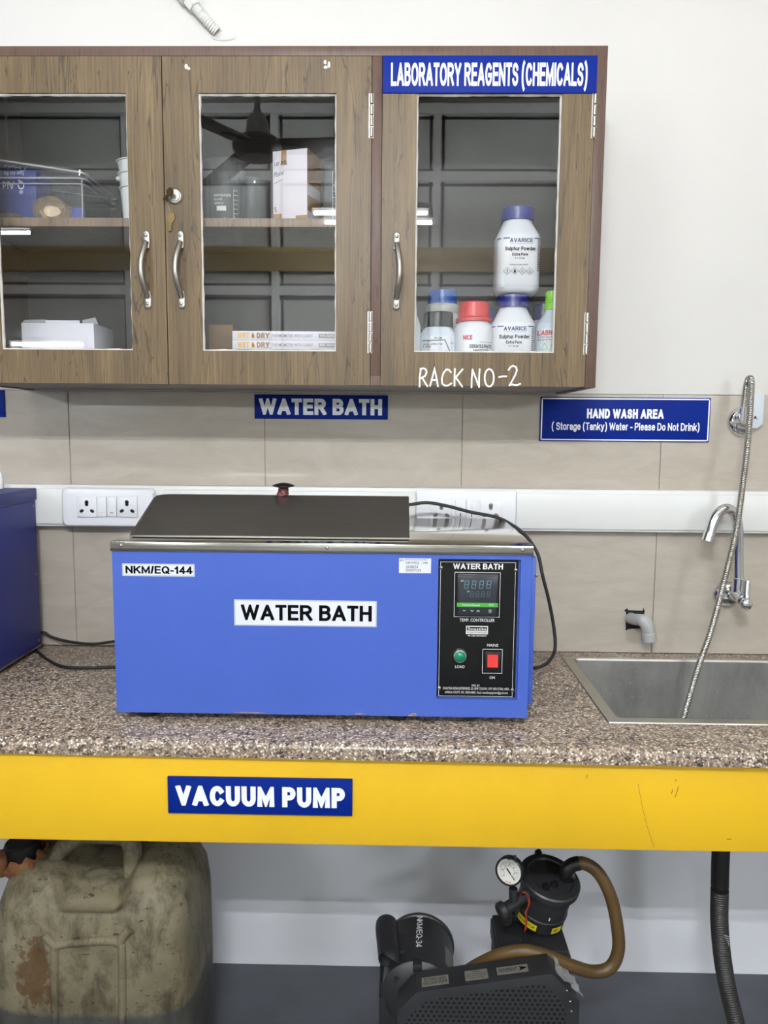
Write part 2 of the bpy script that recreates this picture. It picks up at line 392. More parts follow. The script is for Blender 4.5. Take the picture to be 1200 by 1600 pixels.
# ---- a plain bold sans alphabet drawn from pen strokes (unit cap height)
def _arc(cx, cy, rx, ry, a0, a1, n=12): return [(cx+rx*math.cos(math.radians(a0+(a1-a0)*i/n)), cy+ry*math.sin(math.radians(a0+(a1-a0)*i/n))) for i in range(n+1)]
_O = _arc(.5, .5, .5, .5, 90, 450, 28)
_s = [_arc(.5, .745, .47, .255, 15, 200, 12)+_arc(.5, .745, .47, .215, 215, 260, 3)+_arc(.5, .255, .5, .265, 80, -165, 16)]
_x = 0.7     # x-height
_bowl = _arc(.5, .35, .5, .35, 90, 450, 24)
GL = {
 'A': (.76, [[(0, 0), (.5, 1), (1, 0)], [(.2, .3), (.8, .3)]]), 'B': (.66, [[(0, 0), (0, 1)], [(0, 1), (.55, 1)]+_arc(.55, .77, .38, .23, 90, -90)+[(0, .54)], [(0, 0), (.57, 0)]+_arc(.57, .27, .43, .27, -90, 90)+[(.2, .54)]]),
 'C': (.7, [_arc(.52, .5, .52, .5, 42, 318, 22)]), 'D': (.7, [[(0, 0), (0, 1), (.45, 1)]+_arc(.45, .5, .55, .5, 90, -90, 18)+[(0, 0)]]), 'E': (.6, [[(1, 1), (0, 1), (0, 0), (1, 0)], [(0, .52), (.92, .52)]]),
 'F': (.58, [[(1, 1), (0, 1), (0, 0)], [(0, .52), (.88, .52)]]), 'G': (.74, [_arc(.5, .5, .5, .5, 45, 335, 22)+[(.97, .46), (.55, .46)]]), 'H': (.68, [[(0, 0), (0, 1)], [(1, 0), (1, 1)], [(0, .52), (1, .52)]]),
 'I': (.2, [[(.5, 0), (.5, 1)]]), 'K': (.7, [[(0, 0), (0, 1)], [(.95, 1), (.02, .36)], [(.36, .6), (1, 0)]]), 'L': (.58, [[(0, 1), (0, 0), (1, 0)]]), 'M': (.82, [[(0, 0), (0, 1), (.5, .12), (1, 1), (1, 0)]]),
 'N': (.7, [[(0, 0), (0, 1), (1, 0), (1, 1)]]), 'O': (.76, [_O]), 'P': (.64, [[(0, 0), (0, 1)], [(0, 1), (.55, 1)]+_arc(.55, .73, .45, .27, 90, -90)+[(0, .46)]]), 'Q': (.76, [_O, [(.62, .26), (1.02, -.04)]]),
 'R': (.7, [[(0, 0), (0, 1)], [(0, 1), (.55, 1)]+_arc(.55, .75, .4, .25, 90, -90)+[(0, .5)], [(.5, .5), (1, 0)]]), 'S': (.64, _s), 'T': (.62, [[(0, 1), (1, 1)], [(.5, 1), (.5, 0)]]),
 'U': (.68, [[(0, 1), (0, .36)]+_arc(.5, .36, .5, .36, 180, 360, 14)+[(1, 1)]]), 'V': (.72, [[(0, 1), (.5, 0), (1, 1)]]), 'W': (1.02, [[(0, 1), (.25, 0), (.5, .95), (.75, 0), (1, 1)]]), 'X': (.7, [[(0, 0), (1, 1)], [(0, 1), (1, 0)]]), 'Y': (.7, [[(0, 1), (.5, .45), (1, 1)], [(.5, .45), (.5, 0)]]),
 '1': (.36, [[(0, .74), (.55, .86), (.9, 1), (.9, 0)]]), '4': (.6, [[(.78, 0), (.78, 1), (0, .26)], [(0, .26), (1.08, .26)]]), '0': (.56, [_O]), '2': (.58, [_arc(.5, .72, .5, .28, 170, -30, 12)+[(0, 0), (1.02, 0)]]), '3': (.56, [_arc(.45, .76, .5, .24, 150, -80, 12), _arc(.45, .26, .55, .26, 85, -150, 12)]),
 '-': (.36, [[(0, .36), (1, .36)]]), '/': (.3, [[(-.1, 0), (1.1, 1)]]), '.': (.16, [[(.5, 0), (.5, .04)]]), '(': (.38, [_arc(1.2, .42, 1.2, .72, 110, 250, 12)]), ')': (.38, [_arc(-.2, .42, 1.2, .72, 70, -70, 12)]), '&': (.72, [[(1, 0), (.2, .72)]+_arc(.42, .82, .25, .18, 200, -30, 10)+[(.1, .36)]+_arc(.38, .25, .38, .25, 150, 300, 8)+[(.95, .42)]]),
 'a': (.54, [_arc(.48, .5, .48, .2, 160, 20, 8)+[(.96, .45), (.96, 0)], _arc(.45, .21, .45, .2, 50, 340, 14)]), 'd': (.58, [_bowl, [(1, 0), (1, 1)]]), 'e': (.58, [[(.1, .37), (.9, .37)], _arc(.5, .35, .5, .35, 3, 318, 20)]), 'g': (.58, [_bowl, [(1, .7), (1, 0)]+_arc(.5, -.02, .5, .27, 0, -160, 10)]),
 'h': (.56, [[(0, 0), (0, 1)], [(0, .42)]+_arc(.5, .4, .5, .3, 160, 0, 8)+[(1, 0)]]), 'i': (.18, [[(.5, 0), (.5, .7)], [(.5, .94), (.5, 1)]]), 'k': (.56, [[(0, 0), (0, 1)], [(.95, .7), (.02, .22)], [(.4, .42), (1, 0)]]), 'l': (.18, [[(.5, 0), (.5, 1)]]), 'n': (.56, [[(0, 0), (0, .7)], [(0, .42)]+_arc(.5, .4, .5, .3, 160, 0, 8)+[(1, 0)]]),
 'o': (.6, [_bowl]), 'p': (.58, [_bowl, [(0, .7), (0, -.28)]]), 'r': (.38, [[(0, 0), (0, .7)], [(0, .45)]+_arc(.6, .4, .6, .3, 160, 75, 6)]), 's': (.52, [[(x, y*.7) for x, y in _s[0]]]), 't': (.34, [[(.45, .95), (.45, .12), (.62, 0), (1, 0)], [(-.05, .68), (1, .68)]]), 'u': (.56, [[(0, .7), (0, .3)]+_arc(.5, .3, .5, .3, 180, 360, 10)+[(1, .7)], [(1, .3), (1, 0)]]),
 'w': (.8, [[(0, .7), (.25, 0), (.5, .66), (.75, 0), (1, .7)]]), 'x': (.54, [[(0, 0), (1, .7)], [(0, .7), (1, 0)]]), 'y': (.56, [[(0, .7), (.5, 0)], [(1, .7), (.5, 0), (.32, -.24), (.05, -.26)]]),
}
def _stroke(bm, pts, w):
    P = [Vector(p) for p in pts]; P = [p for i, p in enumerate(P) if i == 0 or (p-P[i-1]).length > 1e-5]
    closed = (P[0]-P[-1]).length < 1e-4
    if closed: P = P[:-1]
    else: P[0] = P[0]+(P[0]-P[1]).normalized()*w/2; P[-1] = P[-1]+(P[-1]-P[-2]).normalized()*w/2
    n = len(P); L = []; Rr = []
    for i in range(n):
        a = P[i-1] if (i or closed) else None; b = P[(i+1) % n] if (i < n-1 or closed) else None
        d1 = (P[i]-a).normalized() if a is not None else None; d2 = (b-P[i]).normalized() if b is not None else None
        if d1 is None: d1 = d2
        if d2 is None: d2 = d1
        n1 = Vector((-d1.y, d1.x)); n2 = Vector((-d2.y, d2.x)); m = n1+n2
        if m.length < 1e-4: m = n1.copy()
        m.normalize(); k = w/2/max(m.dot(n1), 0.28)
        L.append(bm.verts.new((P[i].x+m.x*k, P[i].y+m.y*k, 0))); Rr.append(bm.verts.new((P[i].x-m.x*k, P[i].y-m.y*k, 0)))
    for i in range(n if closed else n-1):
        j = (i+1) % n
        try: bm.faces.new((Rr[i], Rr[j], L[j], L[i]))
        except ValueError: pass
def sans(mb, body, x0, x1, z0, z1, y, wt=0.2, fn=None, mi=0, gap=0.07, flat=None):
    # letters fill the box x0..x1; z0..z1 is the cap height (descenders hang below)
    glyphs = []; adv = 0.0; lift = 0.00006
    for ch in body:
        if ch == ' ': adv += 0.3; continue
        W_, st = GL[ch]; glyphs.append((ch, adv, W_, st)); adv += W_+gap
    total = adv-gap; kx = (x1-x0)/total; kz = z1-z0
    for ch, a, W_, st in glyphs:
        bm = bmesh.new(); hi = 1.0
        for li, ln in enumerate(st):
            b1 = bmesh.new(); _stroke(b1, [(wt/2+x*(W_-wt), wt/2+q*(1-wt)) for x, q in ln], wt)
            for v in b1.verts: v.co.z = li
            t_me = bpy.data.meshes.new('tmp'); b1.to_mesh(t_me); b1.free(); bm.from_mesh(t_me); bpy.data.meshes.remove(t_me)
        lo = 0.0 if ch not in 'gpyQ()' else -0.4
        top = 1.0 if ch not in '()' else 1.2
        for co, no in (((0, lo, 0), (0, -1, 0)), ((0, top, 0), (0, 1, 0))):
            bmesh.ops.bisect_plane(bm, geom=bm.verts[:]+bm.edges[:]+bm.faces[:], plane_co=co, plane_no=no, clear_outer=True)
        for v in bm.verts:
            u, q = x0+(a+v.co.x)*kx, z0+v.co.y*kz
            p_ = Vector(fn(u, q) if fn else (u, y, q)); p_.y -= v.co.z*lift; v.co = p_
        mb.merge(bm, mi)
    return mb
MB.sans = sans
def build_each(mb, name, m, parent, local=False, label=None):
    # every separate piece becomes an object of its own
    bm = mb.bm; seen = set(); out = []
    for v0 in list(bm.verts):
        if v0 in seen: continue
        st = [v0]; seen.add(v0); isl = []
        while st:
            v = st.pop(); isl.append(v)
            for e_ in v.link_edges:
                w = e_.other_vert(v)
                if w not in seen: seen.add(w); st.append(w)
        out.append(isl)
    for isl in out:
        m2 = MB(); mp = {v: m2.bm.verts.new(v.co) for v in isl}
        for f in {f for v in isl for f in v.link_faces}: m2.bm.faces.new([mp[v] for v in f.verts])
        m2.build(name, m, parent, label, local=local)
    bm.free()
def smooth(pts, steps):
    P = [Vector(p) for p in pts]; P = [P[0]*2-P[1]]+P+[P[-1]*2-P[-2]]; out = []
    for i in range(1, len(P)-2):
        a, b, c, d = P[i-1:i+3]
        for k in range(steps):
            t = k/steps
            out.append(0.5*((2*b)+(c-a)*t+(2*a-5*b+4*c-d)*t*t+(3*b-a-3*c+d)*t**3))
    out.append(P[-2]); return out
def root_loc(o):
    while o.parent: o = o.parent
    return o.location
def tag(o, label, cat, group=None, kind=None):
    o['label'] = label; o['category'] = cat
    if group: o['group'] = group
    if kind: o['kind'] = kind
    return o
def thing(name, label, cat, loc, group=None):
    o = bpy.data.objects.new(name, None); COL.objects.link(o); o.location = loc; o.empty_display_size = 0.02
    return tag(o, label, cat, group)
def struct(name, mb, m, label, cat):
    o = mb.build(name, m); return tag(o, label, cat, kind='structure')
def copy_tree(o, parent=None):
    c = o.copy(); COL.objects.link(c); c.parent = parent
    for ch in list(o.children): copy_tree(ch, c)
    return c
def screw(mb, p, r=0.004, axis=(0, -1, 0)):
    mb.lathe([(r, 0), (r, r*0.3), (r*0.7, r*0.65), (r*0.25, r*0.8)], p, axis, 14)
def selli(cx, cy, z, a, b, n, k=48):
    P = []; K = k*8
    for i in range(K):
        t = 2*PI*i/K; c, s_ = math.cos(t), math.sin(t)
        P.append(Vector((cx+a*math.copysign(abs(c)**(2/n), c), cy+b*math.copysign(abs(s_)**(2/n), s_), z)))
    L = [0.0]
    for i in range(K): L.append(L[-1]+(P[(i+1) % K]-P[i]).length)
    out = []; j = 0                      # evenly spaced round the outline
    for i in range(k):
        d = L[-1]*i/k
        while L[j+1] < d: j += 1
        out.append(P[j].lerp(P[(j+1) % K], (d-L[j])/max(L[j+1]-L[j], 1e-9)))
    return out

# ------------------------------------------------------------------ the room
XL, XR, YF, ZC = -3.2, 3.0, -3.3, 3.22
struct('floor', MB().box(XL, XR, YF, 0.1, -0.1, 0), M['floor'], 'grey painted floor under the bench', 'floor')
struct('ceiling', MB().box(XL, XR, YF, 0.1, ZC, ZC+0.1), M['ceil'], 'plain ceiling of the laboratory', 'ceiling')
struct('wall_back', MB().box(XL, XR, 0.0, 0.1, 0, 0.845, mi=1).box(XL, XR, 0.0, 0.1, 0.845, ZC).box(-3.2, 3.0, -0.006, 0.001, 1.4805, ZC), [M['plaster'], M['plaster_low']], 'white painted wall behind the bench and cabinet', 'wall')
struct('wall_front', MB().box(XL, XR, YF-0.1, YF, 0, ZC), M['grey_wall'], 'grey wall across the room, mirrored in the cabinet glass', 'wall')
struct('wall_left', MB().box(XL-0.1, XL, YF, 0.1, 0, ZC), M['plaster'], 'white wall at the left end of the room', 'wall')
struct('wall_right', MB().box(XR, XR+0.1, YF, 0.1, 0, ZC), M['plaster'], 'white wall at the right end of the room', 'wall')
# tiles above the worktop
tb = MB(); TW = 0.4744; T0 = -0.7962
tb.box(-1.9, 1.9, -0.0045, 0.001, 0.851, 1.479, mi=1)
for k in range(-2, 6):
    a = T0+TW*k
    for z0, z1 in ((0.8515, 1.19), (1.192, 1.479)): tb.box(a+0.0011, a+TW-0.0011, -0.007, -0.001, z0, z1)
struct('trim_1', tb, [M['tile'], M['grout']], 'cream marbled wall tiles between worktop and cabinet', 'wall tiles')
# yellow beam below the worktop
YB0 = -0.5674
struct('trim_2', MB().box(-1.9, 1.9, YB0, YB0+0.11, 0.6563, 0.8195, 0.002), M['yellow'], 'yellow painted beam below the granite worktop', 'beam')

sf = MB(); 
for ln in ([(1060, 1229), (1058, 1236), (1055, 1245)], [(1051, 1234), (1049, 1240)], [(1055, 1218), (1057, 1220)], [(918, 1211), (916, 1216)], [(1136, 1311), (1142, 1311)], [(997, 1225), (1003, 1258), (1010, 1288), (1022, 1324)]):
    sf.strokes([[(W(a, b, YB0).x, W(a, b, YB0).z) for a, b in ln]], YB0-0.0004, 0.0012 if len(ln) < 4 else 0.0006)
trim = bpy.data.objects['trim_2']; build_each(sf, 'paint_scuff', mat('brown scuff', (120, 84, 20), 0.6), trim)
# far side of the room, seen only as reflections in the cabinet glass
YV = -3.24; yv = -0.56-YV
def RW(px, py): return W(px, py, yv)
fr = MB(); pn = MB()
zt = [RW(430, v).z for v in (174, 278, 456, 560)]
pn.box(-2.9, 2.3, YV-0.02, YV, 0.9, ZC-0.04)
xb = [RW(v, 300).x for v in (-50, 202, 431, 682, 905)]
for x in xb: fr.box(x-0.02, x+0.02, YV, YV+0.045, 0.9, ZC-0.04)
for z in zt: fr.box(-2.9, 2.3, YV, YV+0.035, z-0.025, z+0.025)
gj = MB()
for i in range(len(xb)-1):
    for za, zb in zip(zt[1:]+[0.9], zt):
        xa, xc = xb[i]+0.02, xb[i+1]-0.02; za += 0.025; zb -= 0.025
        for q in ((xa, xc, zb-0.022, zb-0.008), (xa, xc, za+0.008, za+0.02), (xa+0.008, xa+0.022, za, zb), (xc-0.022, xc-0.008, za, zb)):
            gj.box(q[0], q[1], YV-0.001, YV+0.004, q[2], q[3])
struct('trim_5', gj, M['rubber'], 'dark gaskets of the panelled window across the room', 'window gasket')
struct('window_1', pn, M['far_panel'], 'grey panelled window across the room', 'window')
struct('trim_3', fr, M['far_frame'], 'pale frame bars of the panelled window across the room', 'window frame')
zy = (RW(100, 425).z, RW(100, 388).z)
struct('trim_4', MB().box(-2.95, 2.6, YV+0.0, YV+0.05, zy[0], zy[1]), M['lintel'], 'dull yellow lintel across the room', 'beam')

# ------------------------------------------------------------------ lamps
def tube_light(label, c, length, m, hang=None, group='tube lights of the room', tr=0.014):
    t = thing('tube_light', label, 'lamp', c, group)
    h = length/2
    MB().box(-h, h, -0.02, 0.02, 0.0, 0.026, 0.004).build('batten', M['pvc'], t, local=True)
    MB().cyl((-h+0.02, 0, -0.018), (h-0.02, 0, -0.018), tr, n=12).build('tube', m, t, local=True)
    e = MB()
    for s_ in (-1, 1): e.box(s_*h-0.012, s_*h+0.012, -0.02, 0.02, -0.036, 0.0, 0.003)
    build_each(e, 'end_cap', M['pvc'], t, True)
    if hang:
        r = MB()
        for s_ in (-0.6, 0.6): r.cyl((s_*h, 0, 0.035), (s_*h, 0, hang), 0.004, n=8)
        build_each(r, 'hanger', M['pvc'], t, True)
    return t
ZT = 3.0
tube_light('left one of the ceiling tube lights in front of the bench', (-1.05, -1.45, ZT), 1.22, M['tube'], ZC-ZT)
tube_light('right one of the ceiling tube lights in front of the bench', (1.45, -1.45, ZT), 1.22, M['tubewarm'], ZC-ZT)
tube_light('left one of the ceiling tube lights across the room', (-1.3, -2.75, 3.1), 1.22, M['tubemid'], ZC-3.1)
tube_light('right one of the ceiling tube lights across the room', (1.2, -2.75, 3.1), 1.22, M['tubemid'], ZC-3.1)
def mirrored_tube(label, px0, py0, px1, py1, y, hang=True, m='tubefar'):
    a, b = W(px0, py0, -0.56-y), W(px1, py1, -0.56-y); z = (a.z+b.z)/2
    t = tube_light(label, ((a.x+b.x)/2, y, z+0.018), b.x-a.x+0.03, M[m], (ZC-z-0.018) if hang else None, tr=0.009)
    return t
mirrored_tube('upper of the two tube lights mirrored in the middle and right glass doors', 490, 331, 668, 336, -2.5)
mirrored_tube('lower of the two tube lights mirrored in the middle and right glass doors', 507, 348.5, 676, 348, -2.62)
mirrored_tube('tube light across the room mirrored below the shelf of the left glass door', -120, 365, 50, 363, -2.5, True, 'tubemid')
mirrored_tube('low tube light across the room mirrored at the foot of the left glass door', 20, 538, 132, 539, -3.17, False, 'tubelow')
tube_light('low tube light on the far wall near the right end of the room', (1.75, -3.2, 1.9), 0.62, M['tubelow'], None, tr=0.009)

# ceiling fan
fc = W(403, 236, -0.56+2.15)
FX, FZ = fc.x, fc.z
fan = thing('ceiling_fan', 'dark ceiling fan mirrored in the middle glass door', 'fan', (FX, -2.15, FZ))
MB().cyl((0, 0, 0.1), (0, 0, ZC-FZ), 0.014, n=12).build('downrod', M['fanhub'], fan, local=True)
MB().lathe([(0.02, 0.16), (0.045, 0.12), (0.055, 0.05)], (0, 0, 0)).lathe([(0.055, ZC-FZ-0.09), (0.06, ZC-FZ-0.03), (0.03, ZC-FZ)], (0, 0, 0)).build('canopy', M['fanhub'], fan, local=True)
MB().lathe([(0.03, -0.045), (0.075, -0.035), (0.105, 0.0), (0.108, 0.02), (0.09, 0.045), (0.04, 0.06)], (0, 0, 0)).build('motor_hub', M['fan'], fan, local=True)
for ang in (122, 238, 2):
    a = math.radians(ang); b = MB()
    b.box(0.1, 0.6, -0.065, 0.065, 0.012, 0.018, 0.002).box(0.08, 0.2, -0.02, 0.02, 0.006, 0.014, 0.002)
    b.bm.transform(Matrix.Rotation(a, 4, 'Z') @ Matrix.Rotation(math.radians(9), 4, 'X'))
    b.build('blade', M['fan'], fan, local=True)

# ------------------------------------------------------------------ worktop, sink, plumbing
ZW = 0.85
SX0, SX1, SY0, SY1 = 0.398, 1.05, -0.468, -0.052
YE_L, YE_R = -0.578, -0.588
def yfront(x): return YE_L+(YE_R-YE_L)*(x+0.66)/1.3
wt = MB(); bm = bmesh.new()
# granite slab with the sink cut-out: profile strips along x
def slab(x0, x1, ya, yb, nose):
    def prof(x):
        yf = yfront(x) if nose else ya
        if nose: return [(yf, 0.8215), (yf, 0.838), (yf+0.002, 0.843), (yf+0.006, 0.8475), (yf+0.012, ZW), (yb, ZW), (yb, 0.8215)]
        return [(yf, 0.8215), (yf, ZW), (yb, ZW), (yb, 0.8215)]
    wt.rings([[Vector((x, y, z)) for y, z in prof(x)] for x in (x0, x1)])
slab(-1.9, SX0+0.012, 0, -0.0005, True); slab(SX0+0.012, SX1-0.012, 0, SY0+0.012, True); slab(SX1-0.012, 1.9, 0, -0.0005, True)
slab(SX0+0.012, SX1-0.012, SY1-0.012, -0.0005, False)
tag(wt.build('countertop', M['granite']), 'speckled brown granite worktop on the yellow beam', 'worktop')
sk = thing('sink', 'stainless steel sink let into the granite worktop', 'sink', ((SX0+SX1)/2, (SY0+SY1)/2, ZW))
def rr(x0, x1, y0, y1, z, r, k=5):
    out = []
    for cx, cy, a0 in ((x1-r, y1-r, 0), (x0+r, y1-r, 90), (x0+r, y0+r, 180), (x1-r, y0+r, 270)):
        for i in range(k+1):
            a = math.radians(a0+90*i/k); out.append(Vector((cx+r*math.cos(a), cy+r*math.sin(a), z)))
    return out
e = 0.023
MB().rings([rr(SX0, SX1, SY0, SY1, ZW+0.0003, 0.004), rr(SX0+0.001, SX1-0.001, SY0+0.001, SY1-0.001, ZW+0.0025, 0.004),
            rr(SX0+e, SX1-e, SY0+e, SY1-e*0.6, ZW+0.0025, 0.012), rr(SX0+e+0.002, SX1-e-0.002, SY0+e+0.002, SY1-e*0.6-0.002, ZW-0.002, 0.012)], cap0=False, cap1=False).build('rim', steel_mat('sink rim steel', (184, 180, 170), 0.32, (1, 8, 8)), sk)
MB().rings([rr(SX0+e+0.002, SX1-e-0.002, SY0+e+0.002, SY1-e*0.6-0.002, ZW-0.002, 0.012), rr(SX0+e+0.004, SX1-e-0.004, SY0+e+0.004, SY1-e*0.6-0.004, 0.67, 0.02),
            rr(SX0+e+0.02, SX1-e-0.02, SY0+e+0.02, SY1-e*0.6-0.02, 0.655, 0.02)], cap0=False).build('basin', M['sinksteel'], sk)
MB().lathe([(0.045, 0), (0.045, 0.003), (0.03, 0.004), (0.028, 0.0)], (0.72, -0.26, 0.6555)).build('drain', M['chrome'], sk)

# swan neck tap
fp = W(1133, 928, 0)
tap = thing('tap', 'chrome swan-neck tap on the tiles above the sink', 'tap', (fp.x, -0.007, fp.z))
MB().lathe([(0.034, 0), (0.034, 0.004), (0.031, 0.010), (0.022, 0.016), (0.014, 0.018)], (fp.x, -0.007, fp.z), (0, -1, 0)).build('wall_flange', M['chrome'], tap)
b0 = W(1148, 925, -0.07)
yS = -0.085
sb = W(1154, 905, yS); st = W(1153, 830, yS)
bd = MB()
bd.tube([(fp.x+0.004, -0.02, fp.z), (fp.x+0.012, -0.05, fp.z+0.004), (sb.x-0.004, yS+0.01, W(1150, 922, yS).z)], 0.0105, 14)
bd.cyl((sb.x, yS, W(1154, 925, yS).z), (sb.x, yS, sb.z+0.004), 0.0145, n=20, bev=0.002)
bd.cyl((sb.x, yS+0.012, W(1154, 925, yS).z-0.002), W(1161, 937, yS-0.035), 0.0115, 0.013, n=20)
bd.build('body', M['chrome'], tap)
sp = MB()
path = [(sb.x, yS, sb.z)] + [W(px, py, yS-k*0.004) for k, (px, py) in enumerate([(1153.5, 870), (1153.5, 830), (1150, 808), (1142, 797), (1132, 795.5), (1121, 803), (1113, 819), (1108, 836), (1105, 845)])]
sp.tube(path, 0.0118, 16, 6)
d0, d1 = W(1108.5, 834, yS-0.035), W(1104.5, 846, yS-0.038)
sp.cyl(d0, d1, 0.0126, n=20)
sp.build('spout', M['chrome'], tap)
hd = MB(); k0 = W(1166, 944, yS-0.042)
hd.sphere(k0, 0.0145, (1, 0.8, 1)).tube([k0+Vector((0.002, 0.002, 0.006)), W(1167, 930, yS-0.036), W(1168, 908, yS-0.03)], lambda t: 0.0062+0.001*math.sin(t*3), 12, 5, flat=0.8)
hd.build('lever_handle', M['chrome'], tap)

# shower hose hung from its wall valve into the sink
vp = W(1157, 659, 0)
hv = thing('wall_valve', 'round chrome wall valve above the sink, feeding the metal hose', 'valve', (vp.x, -0.007, vp.z))
MB().lathe([(0.036, 0), (0.036, 0.004), (0.033, 0.012), (0.026, 0.017), (0.013, 0.019)], (vp.x, -0.007, vp.z), (0, -1, 0)).build('wall_flange', M['chrome'], hv)
o1 = W(1161, 652, -0.06)
MB().tube([(vp.x+0.002, -0.02, vp.z), (o1.x-0.004, -0.045, o1.z-0.003), (o1.x, -0.06, o1.z)], 0.012, 14).cyl((o1.x, -0.06, o1.z-0.012), (o1.x+0.0005, -0.061, W(1162, 636, -0.06).z), 0.0095, n=16, bev=0.002).build('outlet', M['chrome'], hv)
def corrugated(pts, r, pitch, amp, n=14, sub=4, flat=None):
    P = smooth(pts, 24); L = [0]
    for a, b in zip(P[:-1], P[1:]): L.append(L[-1]+(b-a).length)
    N = int(L[-1]/pitch*sub); out = []; j = 0
    for i in range(N+1):
        s_ = L[-1]*i/N
        while j < len(L)-2 and L[j+1] < s_: j += 1
        out.append(P[j].lerp(P[j+1], (s_-L[j])/max(L[j+1]-L[j], 1e-9)))
    m = MB(); rad = [r+amp*math.cos(2*PI*i/sub) for i in range(N+1)]
    return m.tube(out, lambda t: rad[int(round(t*N))], n, 1)
hp = [W(1162, 636, -0.061), W(1164, 618, -0.062), W(1167, 598, -0.066), W(1171, 591, -0.076), W(1174, 598, -0.088), W(1172, 640, -0.1), W(1167.5, 700, -0.112), W(1160, 760, -0.125),
      W(1150, 830, -0.14), W(1132, 905, -0.145), W(1111, 985, -0.135), W(1090, 1045, -0.12), W(1069, 1118, -0.10), W(1058, 1165, -0.105)]
hose = corrugated(hp, 0.0070, 0.0040, 0.0006, 14, 3).build('metal_hose', M['hose_metal'])
tag(hose, 'ribbed metal hose hanging from the wall valve down into the sink', 'hose')
gb = thing('plastic_box', 'small pale grey plastic box on the tiles behind the metal hose', 'box', W(1180, 643, -0.007))
x0, x1, z0, z1 = rect(1164, 617, 1188, 669, -0.012)
MB().prism([(x0, z0), (x1-0.012, z0), (x1, z0+0.01), (x1, z1), (x0, z1)], -0.03, -0.0075, bev=0.002).build('shell', M['greybox'], gb)
t_ = MB(); a = rect(1172, 649.5, 1184, 655, -0.0305); t_.sans('FA.', a[0]+0.002, a[1], a[2], a[3], -0.0305, 0.2); t_.build('lettering', M['ink'], gb)

# waste elbow in its broken tile hole
ep = W(985, 969, 0)
el = thing('elbow_pipe', 'grey plastic elbow pipe coming out of a broken hole in the tiles', 'pipe', (ep.x, -0.007, ep.z))
h0 = W(977, 954, -0.008); h1 = W(1008, 984, -0.008)
MB().prism([(h0.x-0.003, h0.z), (h0.x+0.005, h0.z+0.006), (h0.x+0.007, h0.z+0.001), (h1.x-0.008, h0.z), (h1.x-0.006, h0.z+0.008), (h1.x-0.003, h0.z-0.002), (h1.x-0.01, h1.z+0.004), (h0.x+0.01, h1.z+0.001), (h0.x+0.003, h1.z-0.003), (h0.x+0.002, h0.z-0.004)], -0.0078, -0.0073).build('wall_hole', M['dark'], el)
pp = [W(985, 966, -0.008), W(992, 968, -0.03), W(1003, 969, -0.05), W(1011, 977, -0.058), W(1014, 990, -0.058), W(1014, 1001, -0.058)]
MB().tube(pp, lambda t: 0.0140 if t < 0.4 else 0.0158, 20, 6).cyl(W(1013.5, 988, -0.058), W(1014.5, 1002, -0.058), 0.0168, n=24, bev=0.0015).build('pipe', M['grayplastic'], el)

# ------------------------------------------------------------------ trunking and socket plates
ct = thing('cable_trunking', 'white plastic cable trunking along the tiles', 'trunking', (0, -0.007, 1.153))
MB().box(-1.9, 1.9, -0.036, -0.0073, 1.1533, 1.2545, 0.003).build('base', M['pvc'], ct)
for xa, xb_ in ((-1.9, -0.8), (-0.56, 0.042), (0.281, 1.9)):
    MB().box(xa, xb_, -0.0415, -0.0362, 1.160, 1.2455, 0.002).build('cover', M['pvc'], ct)
def holes(mb, cx, cz, y, s):
    mb.lathe([(0.0048*s, 0), (0.0046*s, 0.0006)], (cx, y, cz+0.0115*s), (0, -1, 0), 16).lathe([(0.0042*s, 0), (0.004*s, 0.0006)], (cx, y, cz+0.006*s), (0, -1, 0), 16)
    for q in (-1, 1):
        m = MB(); m.lathe([(0.0045*s, 0), (0.0043*s, 0.0006)], (0, 0, 0), (0, -1, 0), 16)
        m.bm.transform(Matrix.Translation((cx+q*0.0125*s, y, cz-0.0095*s)) @ Matrix.Rotation(q*0.5, 4, 'Y') @ Matrix.Diagonal((1.2, 1, 0.85, 1)))
        mb.merge(m.bm)
def socket(parent, x0, x1, z0, z1, y, s, hm=None):
    o = MB().box(x0, x1, y-0.004, y, z0, z1, 0.0012).build('socket', M['switch'], parent)
    h = MB(); holes(h, (x0+x1)/2, (z0+z1)/2, y-0.0041, s); build_each(h, 'pin_hole', hm or M['dark'], o)
def rocker(parent, x0, x1, z0, z1, y, ink, horiz=True):
    o = MB().box(x0+0.0004, x1-0.0004, y-0.0055, y, z0, z1, 0.0014).build('switch', M['switch'], parent)
    cx = (x0+x1)/2
    b = MB()
    if horiz: b.box(cx-0.004, cx+0.004, y-0.0059, y-0.0056, z0+0.0085, z0+0.0105)
    else: b.box(cx-0.0009, cx+0.0009, y-0.0059, y-0.0056, z0+0.006, z0+0.015)
    b.build('mark', ink, o)
M['pinkink'] = mat('pale red mark', (240, 190, 186), 0.5, var=0.01)
s1 = thing('socket_plate', 'rounded white socket plate left of the light blue water bath', 'socket', (W(170, 792, -0.045).x, -0.042, 1.2))
x0, x1, z0, z1 = rect(98, 762, 243, 823, -0.045)
MB().rings([[Vector((x, y, z)) for x, z in rr2] for y, rr2 in []] or [[v for v in [Vector((p.x, yy, p.y)) for p in rr(x0+ii, x1-ii, z0+ii, z1-ii, 0, 0.012)]] for yy, ii in ((-0.0418, 0.0), (-0.047, 0.0), (-0.053, 0.004), (-0.0545, 0.012), (-0.0545, 0.016))] ).build('plate', M['switch'], s1)
a = [rect(121, 776, 152, 808, -0.055), rect(152.3, 776, 167.5, 807, -0.055), rect(168, 776, 183, 807, -0.055), rect(183.3, 776, 215, 808, -0.055)]
